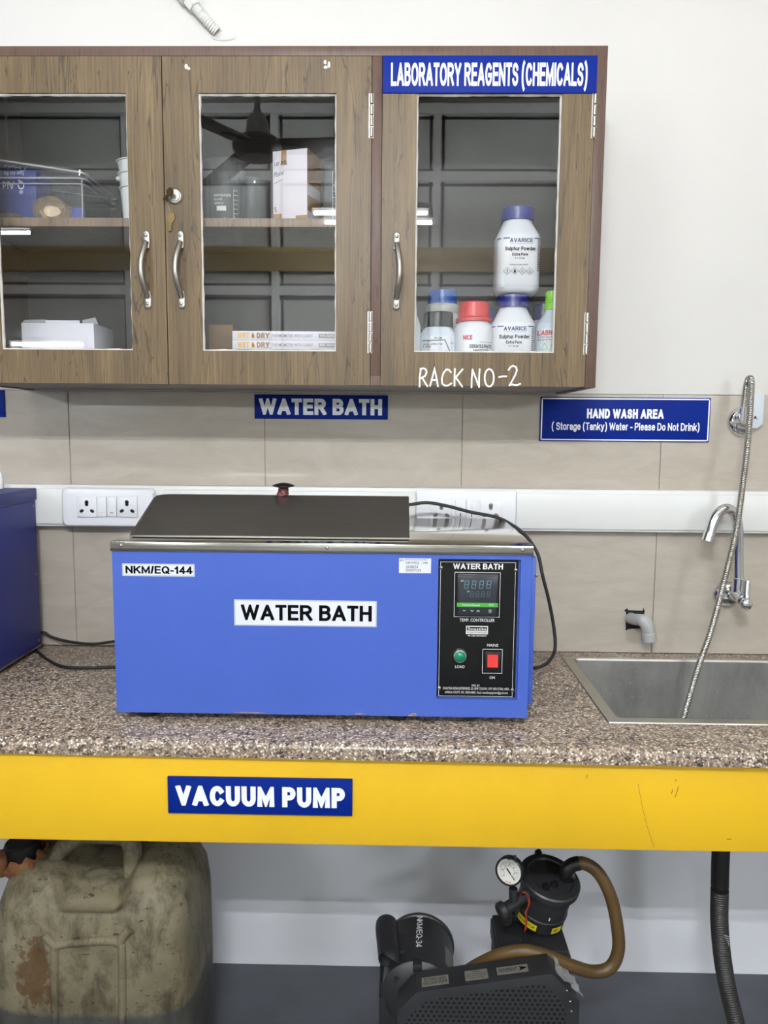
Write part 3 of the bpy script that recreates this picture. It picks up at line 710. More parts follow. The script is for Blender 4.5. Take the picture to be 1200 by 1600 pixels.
socket(s1, a[0][0], a[0][1], a[0][2], a[0][3], -0.0546, 1.0); socket(s1, a[3][0], a[3][1], a[3][2], a[3][3], -0.0546, 1.0)
rocker(s1, a[1][0], a[1][1], a[1][2], a[1][3], -0.0546, M['pinkink']); rocker(s1, a[2][0], a[2][1], a[2][2], a[2][3], -0.0546, M['grayink'])
s2 = thing('socket_plate', 'square white socket plate behind the water bath, crossed by its black cord', 'socket', (W(728, 792, -0.045).x, -0.042, 1.2))
x0, x1, z0, z1 = rect(651, 766, 806, 832, -0.045)
MB().box(x0, x1, -0.0475, -0.0418, z0, z1, 0.0015).build('plate', M['switch'], s2)
for px0, px1, kind in ((672.5, 706.5, 's'), (711, 727.8, 'r'), (728.2, 745, 'r'), (749.5, 783.5, 's')):
    q = rect(px0, 781, px1, 811, -0.0475)
    if kind == 's': socket(s2, q[0], q[1], q[2]-0.006, q[3], -0.0476, 1.1, M['grayink'])
    else: rocker(s2, q[0], q[1], q[2], q[3], -0.0476, M['ink'], False)

# ------------------------------------------------------------------ signs
def sign(label, px, y, thick, rows, border=None, bold=0.03, back=None):
    x0, x1, z0, z1 = rect(*px, y)
    s_ = thing('sign', label, 'sign', ((x0+x1)/2, y+thick, (z0+z1)/2))
    MB().box(x0, x1, y, y+thick, z0, z1, 0.0006).build('board', M['signblue'], s_)
    if border:
        b = MB(); i, w = border
        for q in ((x0+i, x1-i, z1-i-w, z1-i), (x0+i, x1-i, z0+i, z0+i+w), (x0+i, x0+i+w, z0+i, z1-i), (x1-i-w, x1-i, z0+i, z1-i)):
            b.box(q[0], q[1], y-0.0004, y, q[2], q[3])
        b.build('border', M['signwhite'], s_)
    t = MB()
    for body, r, bo in rows:
        q = rect(*r, y); t.sans(body, q[0], q[1], q[2], q[3], y-0.0005, bo)
    t.build('lettering', M['signwhite'], s_)
    return s_
YC = -0.293
sign('long blue sign reading LABORATORY REAGENTS (CHEMICALS) on the right cabinet door', (598, 86.5, 933, 145), YC-0.0045, 0.004, [('LABORATORY REAGENTS (CHEMICALS)', (611, 98, 918, 134.5), 0.19)])
sign('blue sign reading WATER BATH on the tiles under the cabinet', (397.5, 617, 606, 655), -0.0115, 0.004, [('WATER BATH', (405, 623, 597, 648.5), 0.23)])
sign('blue sign with white border reading HAND WASH AREA beside the metal hose', (844, 621, 1109.5, 690), -0.0115, 0.004,
     [('HAND WASH AREA', (917, 639, 1037, 654), 0.24), ('( Storage (Tanky) Water - Please Do Not Drink)', (862, 660.5, 1093, 672.5), 0.165)], border=(0.0022, 0.0028))
sign('blue sign reading VACUUM PUMP on the yellow beam', (262, 1216, 550.5, 1273), YB0-0.0055, 0.005, [('VACUUM PUMP', (275, 1229, 539, 1260.5), 0.25)])
x0, x1, z0, z1 = rect(-120, 609, 7, 651, -0.0115)
tag(MB().box(x0, x1, -0.0115, -0.0075, z0, z1, 0.0006).build('sign', M['signblue']), 'blue sign cut off by the left edge of the photo, below the cabinet', 'sign')

# conduit on the upper wall
cp = W(320, 30, -0.02)
co = thing('conduit_pipe', 'white ribbed conduit pipe on the wall above the cabinet', 'conduit', (cp.x, -0.0065, cp.z))
corrugated([W(338, 49, -0.012), W(326, 36, -0.02), W(312, 20, -0.022), W(300, 6, -0.022), W(292, -6, -0.022)], 0.0108, 0.0052, 0.0012, 16, 4).build('ribbed_hose', M['pvc'], co)
MB().cyl(W(305, 12, -0.022), W(291, -6, -0.022), 0.0165, n=6, bev=0.002).cyl(W(296, 0, -0.022), W(276, -28, -0.022), 0.02, n=20, bev=0.002).build('coupling', M['pvc'], co)
MB().sphere(W(349, 57, -0.0065), 0.02, (1.5, 0.14, 0.5)).build('plaster_patch', M['plaster'], co)

# ------------------------------------------------------------------ wall cabinet
CX0, CX1, CZ0, CZ1 = -0.896, 0.3945, 1.4802, 2.1286
cab = thing('wall_cabinet', 'brown wood-laminate wall cabinet with three glass doors', 'cabinet', ((CX0+CX1)/2, -0.0065, CZ0))
g = 0.0195
body = MB()
body.box(CX0, CX0+g, YC, -0.0065, CZ0, CZ1, 0.0008).box(CX1-0.0215, CX1, YC, -0.0065, CZ0, CZ1, 0.0008)
body.box(CX0+g, CX1-0.0215, YC, -0.0065, CZ1-0.0185, CZ1, 0.0008)
bottom = MB().box(CX0+g, CX1-0.0215, -0.273, -0.0065, CZ0+0.002, CZ0+0.02)
body.box(-0.0578, -0.0383, YC, -0.0205, CZ0+0.02, CZ1-0.0185, 0.0006).box(-0.0578, -0.0383, YC, -0.272, CZ0+0.0015, CZ0+0.021)
body.build('body', M['wood_edge'], cab)
bottom.build('bottom_board', M['underside'], cab)
MB().box(CX0+g, CX1-0.0215, -0.0205, -0.0068, CZ0+0.02, CZ1-0.0185).build('back_panel', M['wood_back'], cab)
ZS = W(400, 341, -0.255).z
MB().box(CX0+g+0.0005, -0.0583, -0.255, -0.0207, ZS-0.017, ZS, 0.0006).build('shelf', M['wood_in'], cab)
GZ0, GZ1 = 1.5487, 2.0415
DZ0, DZ1 = CZ0+0.0015, CZ1-0.0195
def door(x0, x1, gx0, gx1, hinge_right, hx, hpx, lab):
    y0, y1 = YC-0.001, YC+0.0175
    d = MB()
    # four rails of one leaf, mitred as one sheet with an opening
    bmx = bmesh.new()
    def loop(xa, xb, za, zb, y): return [bmx.verts.new(v) for v in ((xa, y, za), (xb, y, za), (xb, y, zb), (xa, y, zb))]
    of, inf, ob_, inb = loop(x0, x1, DZ0, DZ1, y0), loop(gx0, gx1, GZ0, GZ1, y0), loop(x0, x1, DZ0, DZ1, y1), loop(gx0, gx1, GZ0, GZ1, y1)
    for i in range(4):
        j = (i+1) % 4
        bmx.faces.new((of[i], of[j], inf[j], inf[i])); bmx.faces.new((ob_[i], inb[i], inb[j], ob_[j]))
        bmx.faces.new((of[i], ob_[i], ob_[j], of[j])); bmx.faces.new((inf[i], inf[j], inb[j], inb[i]))
    bmesh.ops.recalc_face_normals(bmx, faces=bmx.faces[:])
    d.merge(bmx)
    o = d.build('door', M['wood'], cab, lab)
    MB().box(gx0+0.0004, gx1-0.0004, YC+0.008, YC+0.011, GZ0+0.0004, GZ1-0.0004).build('glass_pane', M['pane'], o)
    pt = MB(); rnd = random.Random(int((x0+2)*1000))
    for (ax, az, bx, bz) in ((gx0, GZ0, gx1, GZ0), (gx1, GZ0, gx1, GZ1), (gx1, GZ1, gx0, GZ1), (gx0, GZ1, gx0, GZ0)):
        n = 26; pts = [(ax+(bx-ax)*k/n, YC+0.0068, az+(bz-az)*k/n) for k in range(n+1)]
        rad = [0.0024+rnd.random()*0.0020 for _ in range(n+1)]
        pt.tube(pts, lambda t, rad=rad: rad[int(round(t*26))], 8, 1)
    pt.build('putty', M['putty'], o)
    # bow handle
    (pa, pb) = hpx; A = W(*pa, YC-0.001); B = W(*pb, YC-0.001); cx = (A.x+B.x)/2; zt_, zb_ = A.z, B.z
    h = MB()
    for z, sg in ((zt_, -1), (zb_, 1)):
        h.tube([(cx, YC-0.0035, z-sg*0.006), (cx, YC-0.0038, z+sg*0.009), (cx-0.0005, YC-0.0062, z+sg*0.022)], 0.0068, 14, 4, flat=0.36, up=(0, 1, 0))
        h.sphere((cx, YC-0.0036, z-sg*0.006), 0.0068, (1, 0.36, 1), n=10)
    bow = -0.006 if hx < 0 else 0.006
    zA, zB = zt_-0.010, zb_+0.010
    hpts = [(cx+bow*math.sin(PI*k/14)**1.3, YC-0.0045-0.0195*math.sin(PI*k/14)**0.8, zA+(zB-zA)*k/14) for k in range(15)]
    h.tube(hpts, lambda t: 0.0052+0.0008*math.sin(PI*t), 14, 4)
    for z in (zt_+0.003, zb_-0.003): screw(h, (cx, YC-0.0055, z), 0.0034)
    h.build('handle', M['nickel'], o)
    hxx = x1+0.0003 if hinge_right else x0-0.0003
    for (za, zb) in ((W(577, 147, YC).z, W(577, 216, YC).z), (W(575, 487, YC).z, W(575, 552, YC).z)):
        k = MB(); n = 4; L = (za-zb)/n
        for i in range(n): k.cyl((hxx, YC-0.003, zb+L*i+0.0011), (hxx, YC-0.003, zb+L*(i+1)-0.0011), 0.0036, n=14, bev=0.0006)
        k.box(hxx-0.0055, hxx+0.004, YC-0.0022, YC-0.0005, zb, za)
        k.build('hinge', M['nickel'], o)
    return o
D1 = door(-0.8755, -0.4679, -0.805, -0.538, False, -1, ((229, 371), (232, 473)), None)
D2 = door(-0.4659, -0.0588, -0.3965, -0.1272, True, -1, ((282.5, 371), (284.5, 473)), None)
D3 = door(-0.0373, 0.3722, 0.0295, 0.3098, True, 1, ((620.5, 373), (619, 475)), None)
# lock in the middle door
lp = W(274, 307, YC)
lk = MB().lathe([(0.0155, 0), (0.0155, 0.002), (0.0135, 0.004), (0.0125, 0.003), (0.010, 0.003), (0.0095, 0.005), (0.003, 0.0055)], (lp.x, YC-0.001, lp.z), (0, -1, 0)).build('lock', M['nickel'], D2)
def key(label, mtx):
    k = thing('key', label, 'key', mtx.translation, 'two small brass keys on the cabinet lock')
    b = MB(); b.lathe([(0.0095, -0.0009), (0.0095, 0.0009)], (0, 0, 0), (0, 1, 0), 18); b.bm.transform(Matrix.Diagonal((0.8, 1, 1.1, 1)))
    b.box(-0.0025, 0.0025, -0.0008, 0.0008, -0.026, -0.008)
    for q in range(3): b.box(0.002, 0.0045, -0.0008, 0.0008, -0.024+q*0.005, -0.0215+q*0.005)
    b.bm.transform(mtx.to_3x3().to_4x4())
    b.build('blade', M['brass'], k, local=True); return k
key('brass key stuck in the lock of the middle door', Matrix.Translation((lp.x-0.004, YC-0.022, lp.z+0.002)) @ Matrix.Rotation(math.radians(62), 4, 'Y') @ Matrix.Rotation(math.radians(38), 4, 'X'))
hk = W(267, 340, YC-0.004)
k2 = key('brass key hanging on a wire below the cabinet lock', Matrix.Translation((hk.x, YC-0.0032, hk.z)) @ Matrix.Rotation(math.radians(8), 4, 'Y'))
MB().tube([(hk.x-0.001, YC-0.004, hk.z+0.006), (hk.x-0.003, YC-0.0045, hk.z+0.022), (lp.x-0.006, YC-0.014, lp.z+0.004)], 0.0006, 6, 6).build('wire', M['nickel'], k2)
# hand lettering on the right door
def cpx(x, y): w = W(600+x/3.3333, 330+y/3.3333, YC-0.0014); return (w.x, w.z)
S = [[(192, 820), (186, 865), (185, 913)], [(190, 822), (205, 818), (218, 824), (222, 840), (214, 858), (190, 870)], [(200, 868), (212, 890), (226, 911)],
     [(240, 909), (252, 865), (263, 822), (272, 860), (281, 912)], [(247, 882), (262, 878), (276, 879)],
     [(348, 838), (338, 826), (325, 824), (310, 842), (301, 872), (303, 896), (315, 908), (334, 908), (350, 897)],
     [(369, 822), (367, 866), (367, 909)], [(409, 824), (390, 846), (370, 870)], [(374, 866), (390, 888), (407, 913)],
     [(456, 917), (457, 870), (461, 826)], [(461, 826), (478, 870), (495, 914)], [(495, 914), (495, 870), (498, 824)],
     [(548+24*math.cos(t*PI/8), 868+46*math.sin(t*PI/8)) for t in range(17)],
     [(600, 864), (618, 860), (636, 860)],
     [(650, 826), (658, 812), (672, 805), (687, 811), (692, 828), (684, 852), (668, 882), (654, 906)], [(654, 906), (668, 902), (682, 906), (696, 905), (709, 899)]]
MB().strokes([[cpx(*p) for p in ln] for ln in S], YC-0.0014, 0.0032).build('hand_lettering', M['chalk'], D3)
# putty smears on the middle door
sm = MB()
for px, py, a, b in ((508, 97, 0.003, 0.004), (514, 101, 0.0028, 0.006), (509, 105, 0.004, 0.003), (291, 104, 0.0035, 0.005), (295, 107, 0.003, 0.003)): sm.sphere(W(px, py, YC-0.0012), 1.0, (a, 0.0005, b), n=8)
build_each(sm, 'putty_smear', M['putty'], D2)

# ------------------------------------------------------------------ things in the cabinet
ZB = CZ0+0.0202                 # cabinet floor
def cupboard_box(name, label, cat, px, y0, depth, m, zbase=None, group=None, bev=0.0008):
    x0, x1, z0, z1 = rect(*px, y0)
    if zbase is not None: z0 = zbase
    t = thing(name, label, cat, ((x0+x1)/2, y0+depth/2, z0), group)
    MB().box(x0, x1, y0, y0+depth, z0+0.0002, z1, bev).build('box', m, t); return t, (x0, x1, z0, z1)
# first aid tub, left door, upper shelf
tub = thing('storage_tub', 'clear plastic storage tub on the shelf behind the left door', 'tub', (-0.77, -0.16, ZS))
TA, TBk = -0.21, -0.035
xr = W(129, 310, TA).x; xl = xr-0.25; zt1 = W(129, 281, TA).z; ztl = W(0, 262, TA).z
def tubring(x0, x1, y0, y1, z, r): return rr(x0, x1, y0, y1, z, r)
MB().rings([tubring(xl+0.008, xr-0.004, TA+0.008, TBk-0.004, ZS+0.0004, 0.012), tubring(xl, xr, TA, TBk, zt1, 0.012),
            tubring(xl-0.006, xr+0.006, TA-0.006, TBk+0.006, zt1+0.001, 0.014), tubring(xl-0.006, xr+0.006, TA-0.006, TBk+0.006, zt1+0.006, 0.014),
            tubring(xl+0.002, xr-0.002, TA+0.002, TBk-0.002, zt1+0.006, 0.012), tubring(xl+0.010, xr-0.006, TA+0.010, TBk-0.006, ZS+0.002, 0.012)], cap0=True, cap1=True).build('tub', M['clearplastic'], tub)
lid = MB(); lid.rings([tubring(xl-0.008, xr+0.008, TA-0.008, TBk+0.008, 0, 0.014), tubring(xl-0.008, xr+0.008, TA-0.008, TBk+0.008, 0.012, 0.014), tubring(xl+0.004, xr-0.004, TA+0.004, TBk-0.004, 0.014, 0.012)])
ang = math.radians(8); lid.bm.transform(Matrix.Translation((xr, 0, zt1+0.0065)) @ Matrix.Rotation(ang, 4, 'Y') @ Matrix.Translation((-xr, 0, 0)))
lid.build('lid', M['clearplastic'], tub)
M['edge'] = pane_mat('pale tub edge highlight', 1.6, (0.9, 0.9, 0.92), 0.28)  # milky tint stands in for highlights along the tub and lid edges
rm = MB()
for z_ in (zt1+0.0015, zt1-0.010): rm.tube([v for v in tubring(xl-0.007, xr+0.007, TA-0.007, TBk+0.007, z_, 0.014)]+[tubring(xl-0.007, xr+0.007, TA-0.007, TBk+0.007, z_, 0.014)[0]], 0.0016, 6, 1)
rm.tube([(xr-0.001, TA, ZS+0.002), (xr, TA-0.001, zt1)], 0.0016, 6, 1)
for xx in (xl, xr): pass
le = [Matrix.Translation((xr, 0, zt1+0.0065)) @ Matrix.Rotation(ang, 4, 'Y') @ Matrix.Translation((-xr, 0, 0)) @ v for v in tubring(xl-0.009, xr+0.009, TA-0.009, TBk+0.009, 0.006, 0.014)]
rm.tube(le+[le[0]], 0.002, 6, 1)
rm.build('rim', M['edge'], tub)
# blue first aid carton inside
x0, x1, z0, z1 = rect(-40, 266, 56, 310, -0.135)
fa = thing('first_aid_carton', 'blue carton with upside-down lettering lying in the clear tub', 'carton', ((x0+x1)/2, -0.10, ZS+0.0025))
MB().box(x0, x1, -0.135, -0.06, ZS+0.0026, z1, 0.0008).build('box', M['bluecard'], fa)
t_ = MB(); q = rect(4, 281, 38, 296, -0.1356)
def flip(u, w): return (q[0]+q[1]-u, -0.1356, q[2]+q[3]-w)
t_.text('Q-Aid', q[0], q[1], q[2], q[3], 0, 0.03, fn=flip); q = rect(6, 268, 37, 274, -0.1356)
t_.text('First Aid Kit', q[0], q[1], q[2], q[3], 0, 0.01, fn=flip)
sq = W(33, 300, -0.1356)
for i in range(8):
    a = 2*PI*i/8+0.3; t_.strokes([[(sq.x+0.0018*math.cos(a), sq.z+0.0018*math.sin(a)), (sq.x+0.0042*math.cos(a), sq.z+0.0042*math.sin(a))]], -0.1356, 0.0011)
t_.build('lettering', M['signwhite'], fa)
def bandage(label, px, py, y, a, b, L, yaw):
    c = W(px, py, y)
    t = thing('bandage_roll', label, 'bandage', (c.x, c.y+L/2, ZS+0.0025), 'cream bandages in the clear tub')
    m = MB(); pts = []
    for i in range(90):
        th = i*2*PI/22; r = 0.42+0.58*i/90
        pts.append((a*r*math.cos(th)*(1+0.03*math.sin(i*1.7)), b*r*math.sin(th)*(1+0.04*math.sin(i*0.9))))
    bm_ = bmesh.new(); va = [bm_.verts.new((p[0], 0, p[1]+b)) for p in pts]; vb = [bm_.verts.new((p[0], L, p[1]+b)) for p in pts]
    for i in range(89): bm_.faces.new((va[i], va[i+1], vb[i+1], vb[i]))
    g_ = bmesh.ops.solidify(bm_, geom=bm_.faces[:], thickness=0.0021)
    m.merge(bm_); m.cyl((0, 0.014, b), (0, L-0.002, b), b*0.9, n=20)
    m.bm.transform(Matrix.Rotation(yaw, 4, 'Z'))
    m.bm.transform(Matrix.Translation((0, -L/2, 0)))
    m.build('roll', M['gauze'], t, local=True); return t
bandage('rolled cream bandage, end towards the glass, in the clear tub', 79, 315, -0.199, 0.041, 0.0295, 0.055, 0.1)
bandage('flattened cream bandage under the blue carton at the left of the tub', 10, 325, -0.197, 0.042, 0.0115, 0.05, 0.0)
x0, x1, z0, z1 = rect(107, 325, 130, 338, -0.19)
sc_ = thing('small_carton', 'small blue and white carton in the right corner of the tub', 'carton', ((x0+x1)/2, -0.18, ZS+0.0025))
MB().box(x0, x1-0.004, -0.185, -0.165, ZS+0.0026, z1+0.002, 0.0005).build('box', M['bluecard'], sc_)
MB().box(x0+0.003, x1-0.007, -0.1858, -0.1852, ZS+0.005, ZS+0.008).build('print', M['signwhite'], sc_)
# nested plastic beakers
cxb = W(216, 330, -0.14).x
M['cup'] = mat('milky beaker plastic', (206, 210, 206), 0.35, var=0.02)
names = ('uppermost white plastic beaker of the nested stack behind the left door', 'middle white plastic beaker with a spout in the nested stack', 'lowest white plastic beaker of the nested stack, standing on the shelf')
for i, pyr in enumerate((258, 277, 299)):
    zr = W(200, pyr, -0.14).z; zb = ZS+0.0004+(2-i)*0.018 if i < 2 else ZS+0.0004
    t = thing('plastic_beaker', names[i], 'beaker', (cxb, -0.14, zb), 'nested plastic beakers')
    m = MB(); rt = 0.040-0.002*(i); rb = 0.030-0.0015*(2-i)
    m.lathe([(0.002, 0.0), (rb, 0.0), (rt, zr-zb), (rt+0.003, zr-zb+0.001), (rt+0.003, zr-zb+0.003), (rt-0.0016, zr-zb+0.002), (rb-0.0016, 0.0018), (0.002, 0.0018)], (0, 0, 0), n=36)
    if i == 1: m.sphere((-rt-0.002, 0, zr-zb-0.003), 0.007, (1, 0.9, 0.8), n=8)
    m.build('cup', M['cup'], t, local=True)
# white carton, left door, lower shelf
x0, x1, z0, z1 = rect(34, 505, 147, 552, -0.20)
wc = thing('carton', 'open white carton on the cabinet floor behind the left door', 'carton', ((x0+x1)/2, -0.14, ZB))
MB().box(x0, x1, -0.20, -0.09, ZB+0.0003, z1, 0.0008).build('box', M['wcarton'], wc)
xm = x0+(x1-x0)*0.34
MB().box(xm, x1-0.03, -0.2005, -0.1995, z1-0.0005, z1+0.006).build('flap', M['wcarton'], wc)
fl = MB(); fl.prism([(x0, z1), (xm-0.001, z1), (xm-0.001, z1+0.008), (x0+0.006, z1+0.007)], -0.197, -0.196); fl.prism([(x1-0.028, z1), (x1+0.006, z1), (x1-0.0, z1+0.014), (x1-0.028, z1+0.008)], -0.19, -0.189); build_each(fl, 'flap', mat('carton inside', (150, 148, 150), 0.7), wc)
# middle door, upper shelf
def beaker(name, label, px, y, rpx, top, m, lip=0.002, ink=True, cat='beaker'):
    c = W(px, 330, y); r = rpx*(y-CAM.y)/CF; h = W(px, top, y).z-ZS
    t = thing(name, label, cat, (c.x, y, ZS))
    b = MB(); b.lathe([(0.002, 0.0006), (r-0.006, 0.0006), (r, 0.006), (r, h-0.003), (r+lip, h), (r+lip, h+0.001), (r-0.0012, h-0.002), (r-0.0016, 0.007), (r-0.006, 0.0025), (0.002, 0.0025)], (0, 0, 0), n=48)
    b.build('vessel', m, t, local=True); return t, r, h, c
bk, r, h, c = beaker('glass_beaker', 'tall clear glass beaker with white graduations at the left of the shelf', 353, -0.15, 31, 257, M['glassware'], 0.003)
def wrapc(u, w, r=r): a = u/r; return (r*1.003*math.sin(a), -r*1.003*math.cos(a), w)
t_ = MB()
for txt, wx, zz, hh in (('BOROSILICATE', 0.036, 0.060, 0.005), ('GLASS', 0.018, 0.052, 0.005), ('2000ml', 0.02, 0.044, 0.005)): t_.text(txt, -0.016-0.0, -0.016+wx, zz, zz+hh, 0, 0.01, fn=wrapc)
t_.strokes([[(0.026, 0.018), (0.026, 0.074)]]+[[(0.026, 0.018+k*0.0093), (0.035, 0.018+k*0.0093)] for k in range(7)], 0, 0.0008, fn=wrapc)
for i in range(4): t_.quad([wrapc(-0.010+i*0.005, 0.031), wrapc(-0.005+i*0.005, 0.031), wrapc(-0.005+i*0.005, 0.041), wrapc(-0.010+i*0.005, 0.041)])
t_.build('graduation', M['print'], bk, local=True)
wb, r2, h2, c2 = beaker('wrapped_jar', 'jar in crinkled plastic wrap behind the tall glass beaker', 394, -0.072, 22, 284, M['wrap'], 0.001, cat='jar')
x0, x1, z0, z1 = rect(412, 238, 468, 341, -0.18)
bx = thing('taped_carton', 'tall white paper-covered carton with brown tape on the shelf', 'carton', ((x0+x1)/2, -0.14, ZS))
yaw = Matrix.Translation((x0+0.02, -0.185, ZS)) @ Matrix.Rotation(math.radians(-16), 4, 'Z')
M['paper'] = mat('white paper cover', (202, 196, 199), 0.6, var=0.02, vs=20)
bw, bdp, bh = 0.078, 0.075, z1-ZS
lz = -Vector(bx.location)
sh = MB().box(0, bw, 0, bdp, 0.0004, bh, 0.0012); sh.bm.transform(yaw); sh.build('box', M['paper'], bx)
def onbox(u, w, e=0.0006): v = yaw @ Vector((u, -e, w)); return v
tp = MB()
for a0, a1, b0_, b1_ in ((0.0, 0.020, 0.0006, 0.026), (0.052, bw, 0.0006, 0.02), (0.02, 0.032, bh-0.03, bh)): tp.quad([onbox(a0, b0_), onbox(a1, b0_), onbox(a1, b1_), onbox(a0, b1_)])
q = lambda v, w: yaw @ Vector((bw+0.0005, v, w))
tp.quad([q(0, 0.03), q(bdp, 0.03), q(bdp, 0.065), q(0, 0.06)]); tp.quad([q(0, 0.085), q(bdp, 0.085), q(bdp, bh), q(0, bh)]); tp.build('tape', M['tape'], bx)
t_ = MB(); t_.text('10 ML', 0.004, 0.034, bh-0.032, bh-0.024, 0, 0.0, fn=lambda u, w: onbox(u, w+u*0.12, 0.0009), shear=0.2).text('Point', 0.003, 0.026, bh-0.054, bh-0.044, 0, 0.0, fn=lambda u, w: onbox(u, w+u*0.2, 0.0009), shear=0.3).text('S', 0.004, 0.009, 0.03, 0.04, 0, 0.0, fn=lambda u, w: onbox(u, w, 0.0009))
t_.strokes([[(0.003, bh-0.066), (0.024, bh-0.058)]], 0, 0.0009, fn=lambda u, w: onbox(u, w, 0.0009)); t_.build('handwriting', M['ink'], bx)
gc, r3, h3, c3 = beaker('measuring_cylinder', 'clear glass measuring cylinder half hidden by the right stile of the middle door', 521, -0.16, 15, 256, M['glassware'], 0.006, cat='glassware')
t_ = MB(); wr3 = lambda u, w: (r3*1.004*math.sin(u/r3), -r3*1.004*math.cos(u/r3), w)
t_.strokes([[(0.0, 0.012), (0.0, h3-0.02)]]+[[(0, 0.012+k*0.0125), (0.008 if k % 2 else 0.012, 0.012+k*0.0125)] for k in range(7)], 0, 0.0008, fn=wr3); t_.build('graduation', M['print'], gc, local=True)
# middle door, cabinet floor
z_t = W(450, 547, -0.25).z
x0, x1, _, _ = rect(320, 530, 552, 550, -0.24)
ca, _ = cupboard_box('flat_carton', 'flat dark brown carton under the thermometer boxes', 'carton', (320, 546.8, 550, 560), -0.245, 0.2, M['dcarton'], ZB)
cb2, _ = cupboard_box('brown_carton', 'brown carton left of the thermometer boxes behind the middle door', 'carton', (326, 507, 364, 535), -0.2, 0.1, M['carton'], None)
# sit it on the flat carton
z_top = W(435, 546.8, -0.245).z
for ch in cb2.children:
    zs = [v.co.z+cb2.location.z for v in ch.data.vertices]; k0_ = min(zs); k1_ = max(zs)
    for v in ch.data.vertices: v.co.z = z_top+0.0003+(v.co.z+cb2.location.z-k0_)/(k1_-k0_)*(k1_-z_top-0.0003)-z_top
    cb2.location.z = z_top
zz = z_top+0.0003
for i, lab in ((1, 'lower of the two white thermometer boxes reading WET & DRY'), (0, 'upper of the two white thermometer boxes reading WET & DRY')):
    x0, x1, _, z1 = rect(363, 517.5 if i == 0 else 532, 548, 530 if i == 0 else 546, -0.25)
    t = thing('thermometer_box', lab, 'box', ((x0+x1)/2, -0.21, zz), 'thermometer boxes in the middle compartment')
    MB().box(x0, x1, -0.25, -0.17, zz, z1, 0.0006).build('box', M['wcarton'], t)
    zc_ = (zz+z1)/2; hh = (z1-zz)*0.62
    a = W(371, 525, -0.2505).x; b = W(398, 525, -0.2505).x; c_ = W(421, 525, -0.2505).x
    MB().sans('WET &', a, b, zc_-hh/2, zc_+hh/2, -0.2506, 0.26).build('gold_lettering', M['goldink'], t)
    MB().sans('DRY', b+0.004, c_, zc_-hh/2, zc_+hh/2, -0.2506, 0.26).build('brown_lettering', M['brownink'], t)
    MB().text('THERMOMETER WITH CHART', W(424, 525, -0.25).x, W(489, 525, -0.25).x, zc_-hh*0.28, zc_+hh*0.28, -0.2506, 0.005).build('lettering', M['grayink'], t)
    q0 = W(498, 525, -0.25).x; pl = MB().box(q0, q0+0.05, -0.2505, -0.25, zc_-hh*0.36, zc_+hh*0.36, 0.0002).build('badge', mat('grey badge', (128, 120, 112)), t)
    MB().text('FOR LABORATORY', q0+0.003, q0+0.047, zc_-hh*0.2, zc_+hh*0.2, -0.2509, 0.02).build('badge_lettering', M['wcarton'], pl)
    zz = z1+0.0003
# right door: reagent bottles
def pxr(px, y): return px*(y-CAM.y)/CF
def bottle(label, pxc, y, base, sections, cap, body_m, cap_m, n=5.0, group='reagent bottles behind the right door'):
    # sections: (height, half width, half depth, exponent); cap: (z0, z1, radius)
    t = thing('reagent_bottle', label, 'bottle', (W(pxc, 500, y).x, y, base), group)
    MB().rings([selli(0, 0, z, a, b, e_) for z, a, b, e_ in sections]).build('body', body_m, t, local=True)
    z0, z1, r = cap; k = 60; rs = []
    for z, dr in ((z0, 0.0), (z1-0.002, -0.0008), (z1, -0.0035)):
        rs.append([Vector(((r+dr+(0.0005 if (i % 2 and z < z1) else 0))*math.cos(2*PI*i/k), (r+dr+(0.0005 if (i % 2 and z < z1) else 0))*math.sin(2*PI*i/k), z)) for i in range(k)])
    MB().rings(rs).build('cap', cap_m, t, local=True)
    return t
def front_fn(a, b, e_, off=0.0005):
    def f(u, w):
        q_ = min(abs(u)/a, 0.995); return (u, -(b*(1-q_**e_)**(1/e_))-off, w)
    return f
